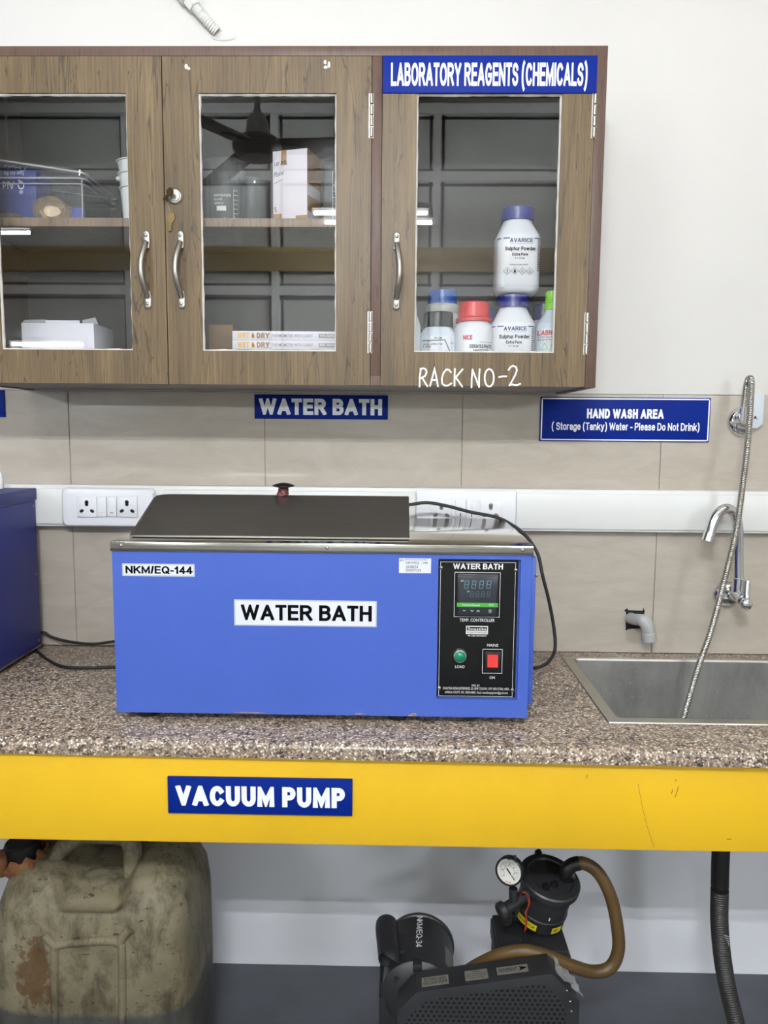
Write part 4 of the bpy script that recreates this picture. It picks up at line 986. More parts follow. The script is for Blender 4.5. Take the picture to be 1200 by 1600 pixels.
def sulphur(label, pxc, y, base, yaw):
    a, b = 0.0455, 0.0455
    sec = [(0.0003, a-0.009, b-0.009, 4), (0.003, a-0.004, b-0.004, 4), (0.010, a, b, 4.5), (0.112, a, b, 4.5), (0.116, a-0.001, b-0.001, 4.2), (0.142, 0.032, 0.032, 2.4), (0.146, 0.0305, 0.0305, 2), (0.153, 0.0305, 0.0305, 2)]
    t = bottle(label, pxc, y, base, sec, (0.1485, 0.176, 0.0335), M['hdpe'], M['capblue'])
    t.rotation_euler.z = yaw
    fn = front_fn(a, b, 4.5)
    p1 = MB(); p1.sans('AVARICE', -0.021, 0.026, 0.098, 0.1065, 0, 0.2, fn=fn).text('ANALYTICAL LABORATORY CHEMICALS', -0.021, 0.025, 0.0945, 0.0962, 0, 0, fn=fn)
    for s0, s1 in ((-0.034, -0.021), (0.029, 0.043), (-0.0445, -0.038)):
        for k in range(4):
            u0 = s0+(s1-s0)*k/4; u1 = s0+(s1-s0)*(k+1)/4; p1.quad([fn(u0, 0.1055), fn(u1, 0.1055), fn(u1, 0.1078), fn(u0, 0.1078)])
    p1.build('brand_print', M['navyink'], t, local=True)
    p2 = MB(); p2.sans('Sulphur Powder', -0.030, 0.0325, 0.0818, 0.0898, 0, 0.19, fn=fn).sans('Extra Pure', -0.0155, 0.0165, 0.0715, 0.0775, 0, 0.2, fn=fn).text('S = 32.06', -0.01, 0.010, 0.065, 0.0685, 0, 0.01, fn=fn).text('Product Code: 01071', -0.020, 0.017, 0.0525, 0.0555, 0, 0.02, fn=fn)
    for k in range(4):
        cx = -0.025+k*0.0155; cz = 0.041; w = 0.0072
        p2.strokes([[(cx-w, cz), (cx, cz+w), (cx+w, cz), (cx, cz-w), (cx-w, cz)]], 0, 0.0006, fn=fn)
    p2.text('!', -0.026, -0.024, 0.037, 0.0445, 0, 0.04, fn=fn)
    p2.quad([fn(-0.0115, 0.0375), fn(-0.0075, 0.0375), fn(-0.007, 0.041), fn(-0.0115, 0.041)]); p2.quad([fn(-0.0113, 0.041), fn(-0.0072, 0.041), fn(-0.0092, 0.0455), fn(-0.0098, 0.0455)])
    for cx in (0.006, 0.0215): p2.text('NO', cx-0.002, cx+0.002, 0.0415, 0.0435, 0, 0.02, fn=fn).text('GHS', cx-0.003, cx+0.003, 0.0385, 0.0405, 0, 0.02, fn=fn)
    rnd = random.Random(5)
    for k in range(16):
        z = 0.101-k*0.0039
        u0 = 0.0365; u1 = 0.0425-rnd.random()*0.0015
        p2.quad([fn(u0, z), fn((u0+u1)/2, z), fn((u0+u1)/2, z+0.0016), fn(u0, z+0.0016)]); p2.quad([fn((u0+u1)/2, z), fn(u1, z), fn(u1, z+0.0016), fn((u0+u1)/2, z+0.0016)])
    p2.build('label_print', M['ink'], t, local=True)
    return t
YS = -0.195
zl = ZB
sulphur('lower white sulphur powder bottle with blue cap, standing on the cabinet floor', 801, YS, zl, math.radians(-4))
sulphur('upper white sulphur powder bottle with blue cap, standing on another bottle', 804.5, YS, zl+0.1763, math.radians(0))
def cbottle(label, pxc, y, r, htop, shoulder, neck, cap, bm_, cm, e_=2.6, base=ZB):
    sec = [(0.0003, r-0.006, r-0.006, e_), (0.006, r, r, e_), (shoulder, r, r, e_), (shoulder+(neck[1]-shoulder)*0.45, r*0.9, r*0.9, 2.3), (neck[1], neck[0], neck[0], 2), (neck[1]+0.012, neck[0], neck[0], 2)]
    return bottle(label, pxc, y, base, sec, cap, bm_, cm)
def zat(px, y): return W(740, px, y).z-ZB
# red cap sodium sulphate
yR = -0.205
r = pxr(29.5, yR-0.045)
nb = cbottle('white sodium sulphate bottle with a red cap', 740, yR, r, 0, zat(515, yR), (pxr(20.5, yR), zat(501, yR)), (zat(502, yR), zat(473, yR), pxr(23.5, yR)), M['hdpe'], M['capred'], 3.2)
MB().lathe([(pxr(27.5, yR), zat(504, yR)), (pxr(27.5, yR), zat(499, yR)), (pxr(24, yR), zat(497, yR))], (0, 0, 0)).build('cap_flange', M['capred'], nb, local=True)
fn = front_fn(r, r, 3.2); q = lambda px: (px-740)*(yR-r-CAM.y)/CF; zf = lambda py: W(740, py, yR-r).z-ZB
MB().sans('NICE', q(722), q(736), zf(531), zf(523.5), 0, 0.22, fn=fn).build('brand_print', M['redink'], nb, local=True)
MB().sans('SODIUM SULPHATE', q(731.5), q(766), zf(544), zf(538), 0, 0.18, fn=fn).sans('ANHYDROUS', q(737), q(761), zf(550.5), zf(545.5), 0, 0.18, fn=fn).text('99.5%', q(742), q(757), zf(556), zf(552), 0, 0.0, fn=fn).strokes([[(q(748), zf(534.5)), (q(767), zf(534.5))]], 0, 0.0007, fn=fn).build('label_print', M['ink'], nb, local=True)
# black cap bottle in front, blue cap bottle behind it
yK = -0.195; r = pxr(29, yK)
kb = cbottle('translucent white bottle with a black cap and teal-lined label', 685, yK, r, 0, zat(528, yK), (pxr(20.5, yK), zat(512, yK)), (zat(513, yK), zat(489, yK), pxr(22.5, yK)), M['frost'], M['capblack'], 2.6)
fn = front_fn(r, r, 2.6); q = lambda px: (px-685)*(yK-r-CAM.y)/CF; zf = lambda py: W(685, py, yK-r).z-ZB
lb = MB()
for k in range(8):
    u0 = q(660)+(q(708)-q(660))*k/8; u1 = q(660)+(q(708)-q(660))*(k+1)/8; f2 = front_fn(r, r, 2.6, 0.0003)
    lb.quad([f2(u0, 0.01), f2(u1, 0.01), f2(u1, zf(525)), f2(u0, zf(525))])
lb.build('label', M['label'], kb, local=True)
MB().strokes([[(q(660), zf(532)), (q(675), zf(532)), (q(693), zf(531))], [(q(694), zf(531)), (q(703), zf(551))]], 0, 0.0022, fn=fn).build('label_stripe', M['tealink'], kb, local=True)
MB().text('500 GM', q(677), q(689), zf(529.5), zf(526.5), 0, 0.02, fn=fn).text('LR/Na  23984 07 00', q(661), q(690), zf(539), zf(536), 0, 0.01, fn=fn).text('F. 00.47', q(661), q(673), zf(543), zf(540), 0, 0.01, fn=fn).text('For', q(703), q(708), zf(537), zf(534), 0, 0.01, fn=fn).build('label_print', M['ink'], kb, local=True)
yB = -0.115; r = 0.044
bb = cbottle('bottle with a mid-blue cap and grey collar, behind the black-capped bottle', 691, yB, r, 0, zat(515, yB), (pxr(24.5, yB), zat(490, yB)), (zat(477, yB), zat(455, yB), pxr(22, yB)), M['hdpe'], M['capblue2'], 2.6)
MB().lathe([(pxr(26, yB), zat(491, yB)), (pxr(25.5, yB), zat(480, yB)), (pxr(23, yB), zat(477, yB))], (0, 0, 0)).build('collar', M['collar'], bb, local=True)
# bottle at the far left edge
yL = -0.2; r = pxr(21, yL)
lbm = cbottle('white bottle with dark red cap at the left edge of the right door, mostly hidden', 636, yL, r, 0, zat(512, yL), (pxr(15, yL), zat(492, yL)), (zat(491, yL), zat(470, yL), pxr(13.5, yL)), M['hdpe'], mat('dark red cap', (112, 34, 34), 0.4), 2.6)
# behind right: blue caps
cbottle('white bottle with a blue cap behind the green-capped bottle', 849, -0.1, 0.04, 0, zat(520, -0.1), (0.024, zat(501, -0.1)), (zat(501, -0.1), zat(475, -0.1), 0.0262), M['hdpe'], M['capblue'])
cbottle('bottle with a blue cap showing between the red cap and the lower sulphur bottle', 762, -0.085, 0.034, 0, zat(525, -0.085), (0.022, zat(505, -0.085)), (zat(505, -0.085), zat(484, -0.085), 0.0245), M['hdpe'], M['capblue'])
# green cap bottle
yG = -0.2; r = pxr(26, yG)
gbt = bottle('frosted bottle with a bright green cap at the right edge of the right door', 862, yG, ZB, [(0.0003, r-0.004, r-0.004, 2.4), (0.005, r, r, 2.4), (zat(515, yG), r, r, 2.4), (zat(505, yG), r*0.86, r*0.86, 2.2), (zat(490, yG), pxr(12, yG), pxr(12, yG), 2), (zat(484, yG), pxr(10, yG), pxr(10, yG), 2)], (zat(473, yG), zat(454, yG), pxr(10.5, yG)), M['frost'], M['capgreen'])
MB().lathe([(pxr(11.5, yG), zat(484, yG)), (pxr(11.5, yG), zat(475, yG)), (pxr(10.2, yG), zat(473, yG))], (0, 0, 0)).build('cap_skirt', M['capgreen'], gbt, local=True)
q = lambda px: (px-862)*(yG-r-CAM.y)/CF; zf = lambda py: W(862, py, yG-r).z-ZB; f2 = front_fn(r, r, 2.4, 0.0004); fn = front_fn(r, r, 2.4, 0.0008)
lb = MB()
for k in range(8):
    u0 = -r*0.96+r*1.92*k/8; u1 = -r*0.96+r*1.92*(k+1)/8; lb.quad([f2(u0, 0.01), f2(u1, 0.01), f2(u1, zf(512)), f2(u0, zf(512))])
lb.build('label', M['label'], gbt, local=True)
MB().sans('LABNOL', q(838), q(868), zf(523.5), zf(515.5), 0, 0.2, fn=fn).build('brand_print', M['redink'], gbt, local=True)
MB().text('A Premium Quality', q(838), q(868), zf(528), zf(525), 0, 0.01, fn=fn).text('Ethanol for lab', q(838), q(866), zf(531.5), zf(529), 0, 0.01, fn=fn).build('label_print', M['ink'], gbt, local=True)
MB().strokes([[(q(842), zf(546)), (q(848), zf(536)), (q(852), zf(545)), (q(842), zf(546))], [(q(854), zf(548)), (q(858), zf(538))]], 0, 0.0012, fn=fn).build('label_picture', M['capgreen'], gbt, local=True)

# ------------------------------------------------------------------ water bath
BX0, BX1, BY0, BY1 = -0.5195, 0.2425, -0.4907, -0.092
BZ0, BZT, BZL = 0.8668, 1.1712, 1.1888
wbth = thing('water_bath', 'light blue water bath with stainless steel top on the worktop', 'water bath', ((BX0+BX1)/2, (BY0+BY1)/2, ZW))
PX0, PX1, PZ0, PZ1 = rect(683.5, 874, 811, 1093, BY0)
b = MB()
b.box(BX0, BX1-0.0, BY0+0.008, BY1, BZ0, BZT)
def sheet(x0, x1, z0, z1, gx0, gx1, gz0, gz1, y0, y1):
    bmx = bmesh.new()
    def loop(xa, xb, za, zb, y): return [bmx.verts.new(v) for v in ((xa, y, za), (xb, y, za), (xb, y, zb), (xa, y, zb))]
    of, inf, ob_, inb = loop(x0, x1, z0, z1, y0), loop(gx0, gx1, gz0, gz1, y0), loop(x0, x1, z0, z1, y1), loop(gx0, gx1, gz0, gz1, y1)
    for i in range(4):
        j = (i+1) % 4
        bmx.faces.new((of[i], of[j], inf[j], inf[i])); bmx.faces.new((ob_[i], inb[i], inb[j], ob_[j]))
        bmx.faces.new((of[i], ob_[i], ob_[j], of[j])); bmx.faces.new((inf[i], inf[j], inb[j], inb[i]))
    bmesh.ops.recalc_face_normals(bmx, faces=bmx.faces[:]); return bmx
b.merge(sheet(BX0, BX1, BZ0, BZT, PX0, PX1, PZ0, PZ1, BY0, BY0+0.0085))
b.build('body', M['blue'], wbth)
side = MB().box(BX1+0.0003, BX1+0.0125, BY0+0.022, BY1-0.02, 0.8845, BZT-0.008, 0.001).build('side_panel', M['blue'], wbth)
sc2 = MB()
for py in (899, 1068): screw(sc2, W(838.5, py, BY0+0.021), 0.003)
build_each(sc2, 'screw', M['nickel'], side)
top = MB().box(BX0-0.003, BX1+0.003, BY0-0.003, BY1+0.002, BZT-0.001, BZL, 0.0022).build('steel_top', M['steel'], wbth)
sc3 = MB()
for px in (189, 511, 817): screw(sc3, (W(px, 857, BY0-0.003).x, BY0-0.003, (BZT+BZL)/2+0.001), 0.0032)
build_each(sc3, 'screw', M['nickel'], top)
# gabled lid
LX0, LX1 = -0.5005, 0.0225; LY0, LYR, LYB = -0.4505, -0.298, -0.122; LZ0, LZ1 = BZL+0.0025, 1.2585
lid = MB()
bk_n = 8; bk_s = [math.tan(math.radians(25-11*k/(bk_n-1))) for k in range(bk_n)]; bk_t = sum(bk_s); back = []
for k in range(bk_n):                 # the rear slope is slightly dished
    back.append((LYR+0.003+(LYB-0.011-LYR)*(k+1)/bk_n, LZ1-0.0005-(LZ1-0.007-LZ0)*sum(bk_s[:k+1])/bk_t))
prof = [(LY0, LZ0), (LY0-0.002, LZ0+0.0035), (LY0+0.008, LZ0+0.0065), (LYR-0.003, LZ1-0.0005), (LYR+0.003, LZ1-0.0005)]+back+[(LYB, LZ0)]
def lring(x, dz=0.0): return [Vector((x, y, LZ0+(z-LZ0)*(1-dz))) for y, z in prof]
lid.rings([lring(LX0, 0.10), lring(LX0+0.006, 0.045), lring(LX0+0.016, 0.018), lring(LX0+0.03, 0.004), lring(LX0+0.05), lring(LX1-0.0015), lring(LX1, 0.01)])
lid.bm.normal_update()
for f in lid.bm.faces:
    if f.normal.y > 0.2 and f.normal.z > 0.7: f.material_index = 1
lo = lid.build('lid', [M['lidsteel'], steel_mat('polished lid steel', (220, 218, 214), 0.045, (1, 6, 6), 0.04)], wbth, smooth_deg=12)
MB().box(LX0+0.004, LX1-0.004, LY0+0.003, LYB-0.003, BZL, LZ0+0.0005).build('gasket', M['dark'], lo)
kp = W(443, 775, LYR)
kn = MB().lathe([(0.008, 0), (0.008, 0.012), (0.010, 0.016), (0.022, 0.0185), (0.0225, 0.0205), (0.016, 0.0235), (0.004, 0.026)], (kp.x, LYR, LZ1-0.001)).build('knob', M['black'], lo)
tape = MB()
for i in range(5):
    tape.tube([(kp.x+0.009*math.cos(t*0.9+i), LYR+0.009*math.sin(t*0.9+i)-0.001, LZ1+0.002+i*0.0024+0.0012*math.sin(t*2.1)) for t in range(8)], 0.0022, 8, 4)
tape.sphere((kp.x-0.006, LYR-0.008, LZ1+0.002), 0.006, (1.2, 0.5, 0.8), n=8)
tape.build('knob_tape', mat('dark red tape', (92, 32, 26), 0.4, var=0.2, vs=90), lo)
# control panel
cpn = MB().box(PX0+0.0005, PX1-0.0035, BY0+0.0052, BY0+0.0079, PZ0+0.003, PZ1-0.002).build('control_panel', M['panelblack'], wbth)
yP = BY0+0.0050
def pr(x0, y0, x1, y1): return rect(x0, y0, x1, y1, yP)
pt = MB()
def outline(mb, x0, y0, x1, y1, w=0.0008, y=yP):
    q = rect(x0, y0, x1, y1, y); mb.strokes([[(q[0], q[2]), (q[1], q[2]), (q[1], q[3]), (q[0], q[3]), (q[0], q[2])]], y, w)
outline(pt, 687, 878.5, 803, 1088, 0.0007); outline(pt, 710, 894.5, 781, 964, 0.0009); outline(pt, 754, 1014.5, 784.5, 1052, 0.0009)
for body, q, bo in (('WATER BATH', (708, 880.5, 786, 889.5), 0.2), ('TEMP. CONTROLLER', (718, 966.5, 773, 971.5), 0.01), ('MAINS', (761, 1006, 778.5, 1010.5), 0.015), ('LOAD', (711, 1039.5, 726, 1044), 0.015), ('ON', (765, 1056.5, 773, 1061), 0.015),
                    ('MFG. BY.', (737, 1069.5, 750, 1073), 0.0), ('SWASTIKA INDIA ENTERPRISES, 53, NEW COLONY, OPP. INDUSTRIAL AREA,', (692, 1074, 796, 1078.5), 0.0), ('AMBALA CANTT, MO. 70824-04851, Email: swastikaequipment@gmail.com', (695, 1080, 793.5, 1085), 0.0)):
    a = pr(*q); (pt.sans if bo > 0.1 else pt.text)(body, a[0], a[1], a[2], a[3], yP, bo)
pt.build('panel_print', M['print'], cpn)
a = pr(728, 978, 762.5, 991); br = MB().box(a[0], a[1], yP-0.0003, yP+0.0002, a[2], a[3]).build('maker_plate', M['print'], cpn)
# thing > part > sub-part is the deepest level, so the plate's dark field joins the panel
a = pr(729.5, 979.5, 761, 985.5); MB().box(a[0], a[1], yP-0.0005, yP-0.0002, a[2], a[3]).build('maker_plate_field', M['panelblack'], cpn)
t_ = MB(); a = pr(731, 980.2, 760, 984.8); t_.text('Swastika', a[0], a[1], a[2], a[3], yP-0.0006, 0.03); a = pr(731, 992, 760, 994.5); t_.text('MFR. SCIEN. INSTRUMENTS', a[0], a[1], a[2], a[3], yP-0.0001, 0.01); t_.build('maker_lettering', M['print'], cpn)
a = pr(730, 987, 760.5, 989.5); MB().text('INDIA ENTERPRISES', a[0], a[1], a[2], a[3], yP-0.0004, 0.0).build('maker_small_print', M['ink'], cpn)
# temperature display
a = rect(714, 897, 778, 963, yP-0.005); MB().box(a[0], a[1], yP-0.006, yP, a[2], a[3], 0.0012).build('display_housing', M['black'], cpn)
yD = yP-0.0065; a = rect(716.5, 901, 776, 961.5, yD); MB().box(a[0], a[1], yD, yD+0.001, a[2], a[3], 0.0004).build('display_window', M['lcd'], cpn)
def digit(mb, cx, cz, w, h, sw, y):
    sl = 0.12
    def P_(u, v): return (cx+u*w/2+v*h/2*sl, cz+v*h/2)
    g_ = 0.12
    for p, q in (((-1+g_, 1), (1-g_, 1)), ((-1+g_, 0), (1-g_, 0)), ((-1+g_, -1), (1-g_, -1)), ((-1, 0.1), (-1, 0.9)), ((1, 0.1), (1, 0.9)), ((-1, -0.9), (-1, -0.1)), ((1, -0.9), (1, -0.1))):
        mb.strokes([[P_(*p), P_(*q)]], y, sw)
d1 = MB(); d2 = MB()
for k in range(4):
    w = W(729+k*11.6, 913.5, yD); digit(d1, w.x, w.z, 0.0066, 0.0135, 0.0012, yD-0.0003)
    w = W(737.5+k*8.6, 928.5, yD); digit(d2, w.x, w.z, 0.0050, 0.0095, 0.0007, yD-0.0003)
d1.build('display_digits', M['segs'], cpn); d2.build('setpoint_digits', M['segs2'], cpn)
a = rect(713.5, 942, 778.5, 948.5, yD-0.0004); MB().box(a[0], a[1], yD-0.0006, yD, a[2], a[3]).build('display_band', M['lcdgreen'], cpn)
t_ = MB()
for body, q in (('PV', (720.5, 906.5, 725, 909)), ('SV', (730, 923, 734, 925.5)), ('Control Dewelt', (722, 943.6, 750, 947)), ('SHTS', (764, 943.6, 771, 947)), ('SET', (723.5, 953.3, 728, 955)), ('V  A', (735, 953, 750, 956))):
    a = rect(*q, yD-0.0008); t_.text(body, a[0], a[1], a[2], a[3], yD-0.0008, 0.01)
t_.build('display_lettering', M['print'], cpn)
w = W(765.8, 955.2, yD); MB().lathe([(0.0035, 0), (0.0035, 0.0012), (0.0025, 0.002)], (w.x, yD, w.z), (0, -1, 0)).build('display_button', M['nickel'], cpn)
w = W(718.5, 1024.5, yP); MB().lathe([(0.0135, 0), (0.0135, 0.003), (0.0118, 0.006), (0.0105, 0.0065)], (w.x, yP, w.z), (0, -1, 0)).build('lamp_bezel', M['chrome'], cpn)
MB().lathe([(0.0104, 0.004), (0.0100, 0.0085), (0.0070, 0.0115), (0.002, 0.0125)], (w.x, yP, w.z), (0, -1, 0)).build('indicator_lamp', M['green'], cpn)
a = rect(758, 1018.5, 782, 1049, yP-0.003); MB().box(a[0], a[1], yP-0.0035, yP, a[2], a[3], 0.001).build('switch_housing', M['black'], cpn)
a = rect(761.5, 1023.5, 778.5, 1044, yP-0.006)
sw = MB(); sw.rings([[Vector((a[0], yP-0.0035, a[2])), Vector((a[1], yP-0.0035, a[2])), Vector((a[1], yP-0.0035, a[3])), Vector((a[0], yP-0.0035, a[3]))], [Vector((a[0]+0.0005, yP-0.0085, a[2]+0.002)), Vector((a[1]-0.0005, yP-0.0085, a[2]+0.002)), Vector((a[1]-0.0005, yP-0.0045, a[3]-0.0005)), Vector((a[0]+0.0005, yP-0.0045, a[3]-0.0005))]])
sw.build('rocker_switch', M['red'], cpn)
s4 = MB()
for px, py in ((689.5, 887), (806, 890.5), (686.5, 1075), (800.5, 1078)): screw(s4, (W(px, py, yP).x, yP, W(px, py, yP).z), 0.0034)
build_each(s4, 'screw', M['nickel'], cpn)
# stickers on the front
def sticker(name, px, rows, bold=0.03, border=False):
    q = rect(*px, BY0-0.0006); o = MB().box(q[0], q[1], BY0-0.0005, BY0+0.0002, q[2], q[3]).build(name, M['label'], wbth)
    t = MB()
    for body, r, bo in rows:
        a = rect(*r, BY0-0.0008)
        (t.sans if bo > 0.1 else t.text)(body, a[0], a[1], a[2], a[3], BY0-0.0008, bo)
    if border: w = 0.0012; t.strokes([[(q[0]+w, q[2]+w), (q[1]-w, q[2]+w), (q[1]-w, q[3]-w), (q[0]+w, q[3]-w), (q[0]+w, q[2]+w)]], BY0-0.0008, 0.0004)
    t.build('lettering', M['ink'], o); return o
sticker('number_sticker', (191, 881, 304, 900.5), [('NKM/EQ-144', (196, 884.5, 300.5, 896.5), 0.19)], border=True)
sticker('name_sticker', (366, 938, 588.5, 978.5), [('WATER BATH', (376.5, 945.5, 581, 970), 0.19)], border=True)
sticker('service_sticker', (623.5, 872.5, 673.5, 895.5), [('NKM/EQ  -144', (634, 877.5, 668, 882), 0.0), ('20/08/24', (634, 883.5, 653, 888), 0.0), ('20/07/25', (634, 889, 658, 893), 0.0), ('SERVICE RECORD OF EQUIPMENT', (633, 873.5, 668, 876), 0.0), ('ID', (625, 874, 631, 877), 0.03)])
# chipped paint and feet
ch = MB()
for px, py, a_, b_ in ((646, 1116.5, 0.006, 0.0028), (562, 1115.5, 0.010, 0.0016), (390, 1113.5, 0.03, 0.0012), (641, 1118.5, 0.004, 0.0015)):
    w = W(px, py, BY0-0.0003); ch.sphere((w.x, BY0-0.0001, max(w.z, BZ0+b_)), 1.0, (a_, 0.0004, b_), n=8)
build_each(ch, 'paint_chip', mat('bare chipped metal', (150, 132, 116), 0.6, var=0.3, vs=200), wbth)
for fx, fy in ((W(231, 1117, -0.46).x, -0.455), (W(621, 1127, -0.46).x, -0.455), (-0.46, -0.13), (0.18, -0.13)):
    MB().lathe([(0.017, 0), (0.0195, 0.004), (0.0195, 0.0165)], (fx, fy, ZW+0.0003)).build('foot', M['rubber'], wbth)
# power cord: behind the lid, over the right rear edge and down the side
yk = -0.105
cpth = [W(560, 800, -0.12), W(600, 793, -0.12), W(640, 788.5, -0.12), W(668, 785.5, -0.118), W(700, 791, -0.115), W(735, 800, -0.112), W(775, 808, -0.11), W(798, 819, -0.11), W(815, 831, -0.12), W(828, 845, -0.13), W(841, 868, -0.14), W(848, 900, -0.15), W(858, 940, -0.15), W(866, 985, -0.15), W(867, 1015, -0.16), W(858, 1033, -0.2), W(846, 1041, -0.24), W(834, 1044, -0.28)]
cpth = [Vector(p) for p in cpth]
for p in cpth:
    if p.x < BX1+0.014 and p.z < BZL+0.0045: p.z = BZL+0.0045 if p.z > 1.0 else p.z
MB().tube(cpth, 0.0038, 12, 8).build('power_cord', M['rubber'], wbth)

# ------------------------------------------------------------------ dark blue incubator box at the left
IX1 = -0.868; IX0 = -1.32; IY0, IY1 = -0.47, -0.045
IZ0 = 0.862; IZ1 = W(62, 781.5, IY1).z; IZT = W(62, 762.5, IY1).z
ib = thing('incubator', 'dark blue metal apparatus at the left end of the worktop', 'apparatus', ((IX0+IX1)/2, (IY0+IY1)/2, ZW))
MB().box(IX0, IX1, IY0, IY1, IZ0+0.002, IZ1-0.001, 0.0015).build('body', M['dblue'], ib)
MB().box(IX0-0.004, IX1+0.003, IY0-0.004, IY1+0.003, IZ1+0.0015, IZT, 0.003).build('lid', M['dblue'], ib)
MB().box(IX0+0.004, IX1-0.004, IY0+0.004, IY1-0.004, IZ1-0.001, IZ1+0.002).build('seam', mat('pale seam strip', (140, 150, 200), 0.4), ib)
MB().box(IX0, IX1+0.0012, IY0, IY1, IZ0-0.001, IZ0+0.003).build('base_trim', M['nickel'], ib)
s5 = MB()
for z in (IZ1-0.012, (IZ0+IZ1)/2, IZ0+0.015): screw(s5, (IX1, IY1+0.012-0.025, z), 0.0032, (1, 0, 0))
build_each(s5, 'screw', M['nickel'], ib)
for fx, fy in ((IX0+0.04, IY0+0.04), (IX1-0.04, IY0+0.04), (IX0+0.04, IY1-0.04), (IX1-0.04, IY1-0.04)):
    MB().lathe([(0.014, 0), (0.016, 0.003), (0.016, 0.0108)], (fx, fy, ZW+0.0003)).build('foot', M['rubber'], ib)
w = W(3, 757, -0.1)
tag(MB().lathe([(0.002, 0), (0.0062, 0.002), (0.0075, 0.011), (0.007, 0.024), (0.0045, 0.036), (0.001, 0.041)], (w.x-0.003, -0.1, IZT+0.0003), (0.0, 0, 1)).build('knob', M['pvc']), 'small white rounded knob on top of the dark blue apparatus', 'knob')
# two black cables behind the water bath
def cable(label, pts):
    tag(MB().tube(pts, 0.0036, 10, 8).build('power_cable', M['rubber']), label, 'cable', 'black cables on the worktop')
def gz(px, py): v = G(px, py, ZW+0.004); return v
cable('black cable looping along the tiles from the dark blue apparatus', [(-0.93, -0.028, 0.866), W(64, 988, -0.026), W(80, 995, -0.028), W(100, 1001, -0.03), W(125, 1005, -0.034), W(150, 1006, -0.036), W(173, 1003, -0.036), W(215, 998, -0.036), W(260, 1003, -0.04)])
cable('black cable lying on the granite between the two blue machines', [gz(46, 1008), gz(60, 1019), gz(72, 1029), gz(90, 1039), gz(110, 1043), gz(145, 1043.5), gz(176, 1042.5), gz(230, 1046)])

# ------------------------------------------------------------------ under the bench: jerrycan
JX, JY = -0.602, -0.345
jc = thing('jerrycan', 'grimy cream plastic jerrycan under the worktop', 'jerrycan', (JX, JY, 0))
jr = [(0.0005, 0.17, 0.115, 4), (0.012, 0.19, 0.135, 4.5), (0.04, 0.196, 0.142, 5), (0.25, 0.199, 0.145, 5), (0.40, 0.197, 0.144, 5), (0.45, 0.192, 0.139, 4.6), (0.485, 0.181, 0.124, 4.2), (0.508, 0.163, 0.10, 4), (0.52, 0.135, 0.07, 3.6), (0.523, 0.08, 0.035, 3)]
def dense(rows, n=5):
    out = []
    for p, q in zip(rows[:-1], rows[1:]):
        k = n if p[0] > 0.44 else 1
        out += [tuple(a+(b_-a)*i/k for a, b_ in zip(p, q)) for i in range(k)]
    return out+[rows[-1]]
jb = MB().rings([selli(0, 0, z, a, b_, e_, 160) for z, a, b_, e_ in dense(jr+[(0.5235, 0.04, 0.018, 3), (0.5235, 0.008, 0.004, 2)])])
rxc = W(160, 1345, -0.4).x-JX
for v in jb.bm.verts:               # hand recess below the handle
    if v.co.z > 0.45:
        wx = max(0.0, min(1.0, (0.085-abs(v.co.x-rxc))/0.04)); wx = wx*wx*(3-2*wx)
        wz = min(1.0, (v.co.z-0.45)/0.05); wz = wz*wz*(3-2*wz)
        v.co.z -= 0.038*wx*wz
# embossed frame with corner ribs on the front face
def jf(px, py):
    d = ray(px, py); t = (JY-0.1455-CAM.y)/d.y; v = CAM+d*t; return Vector((v.x-JX, -0.1425, v.z))
for ln in ([(87, 1600+120), (86, 1600), (85, 1490), (90, 1478), (120, 1474), (170, 1471), (186, 1476), (190, 1490), (191, 1600), (191, 1720)], [(186, 1474), (193, 1463), (203, 1453)], [(86, 1479), (76, 1470), (69, 1461)]):
    jb.tube([jf(*p) for p in ln], 0.0085, 12, 5, flat=1.0)
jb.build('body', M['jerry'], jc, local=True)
hd = MB()
def jw(px, py, y): v = W(px, py, y); return Vector((v.x-JX, y-JY, v.z))
hd.tube([jw(50, 1406, -0.405), jw(68, 1376, -0.40), jw(88, 1344, -0.39), jw(104, 1319, -0.375), jw(128, 1306, -0.365), jw(165, 1304, -0.365), jw(194, 1307, -0.37), jw(206, 1322, -0.38), jw(207, 1350, -0.385), jw(206, 1385, -0.39)], lambda t: 0.0185, 16, 6)
hd.build('handle', M['jerry'], jc, local=True)
nk = jw(52, 1362, -0.38)
na = Vector((-0.28, -0.05, 1)).normalized()
MB().lathe([(0.046, -0.06), (0.036, -0.01), (0.034, 0.03)], nk, na).build('neck', M['jerry'], jc, local=True)
ccap = jw(37, 1330, -0.38)
MB().lathe([(0.034, -0.012), (0.0355, -0.006), (0.0345, 0.022), (0.03, 0.026)], ccap, (-0.12, -0.1, 1), n=12).build('cap', M['black'], jc, local=True)
rg = MB(); rnd = random.Random(3); k = 40
rs = []
for j, (h_, r_) in enumerate(((-0.026, 0.040), (-0.018, 0.046), (-0.008, 0.048), (0.0, 0.043), (0.006, 0.037))):
    ax = Vector((-0.18, -0.08, 1)).normalized(); u, v, d = rg.frame(ccap, ccap+ax)
    rs.append([ccap+d*(h_+0.007*math.sin(i*1.3+j*0.5)-0.008)+(u*math.cos(2*PI*i/k)+v*math.sin(2*PI*i/k))*(r_+0.005*math.sin(i*0.9+j)+rnd.uniform(-0.002, 0.002)) for i in range(k)])
rg.rings(rs, cap0=False, cap1=False)
rg.tube([jw(2, 1328, -0.40), jw(3, 1345, -0.41), jw(2, 1368, -0.41)], lambda t: 0.009*(0.8+0.5*math.sin(t*3)), 10, 5)
rg.tube([jw(48, 1350, -0.42), jw(52, 1362, -0.425), jw(52, 1374, -0.425)], lambda t: 0.005*(1-0.7*t), 8, 5)
rg.build('rag', M['orange'], jc, local=True, smooth_deg=85)

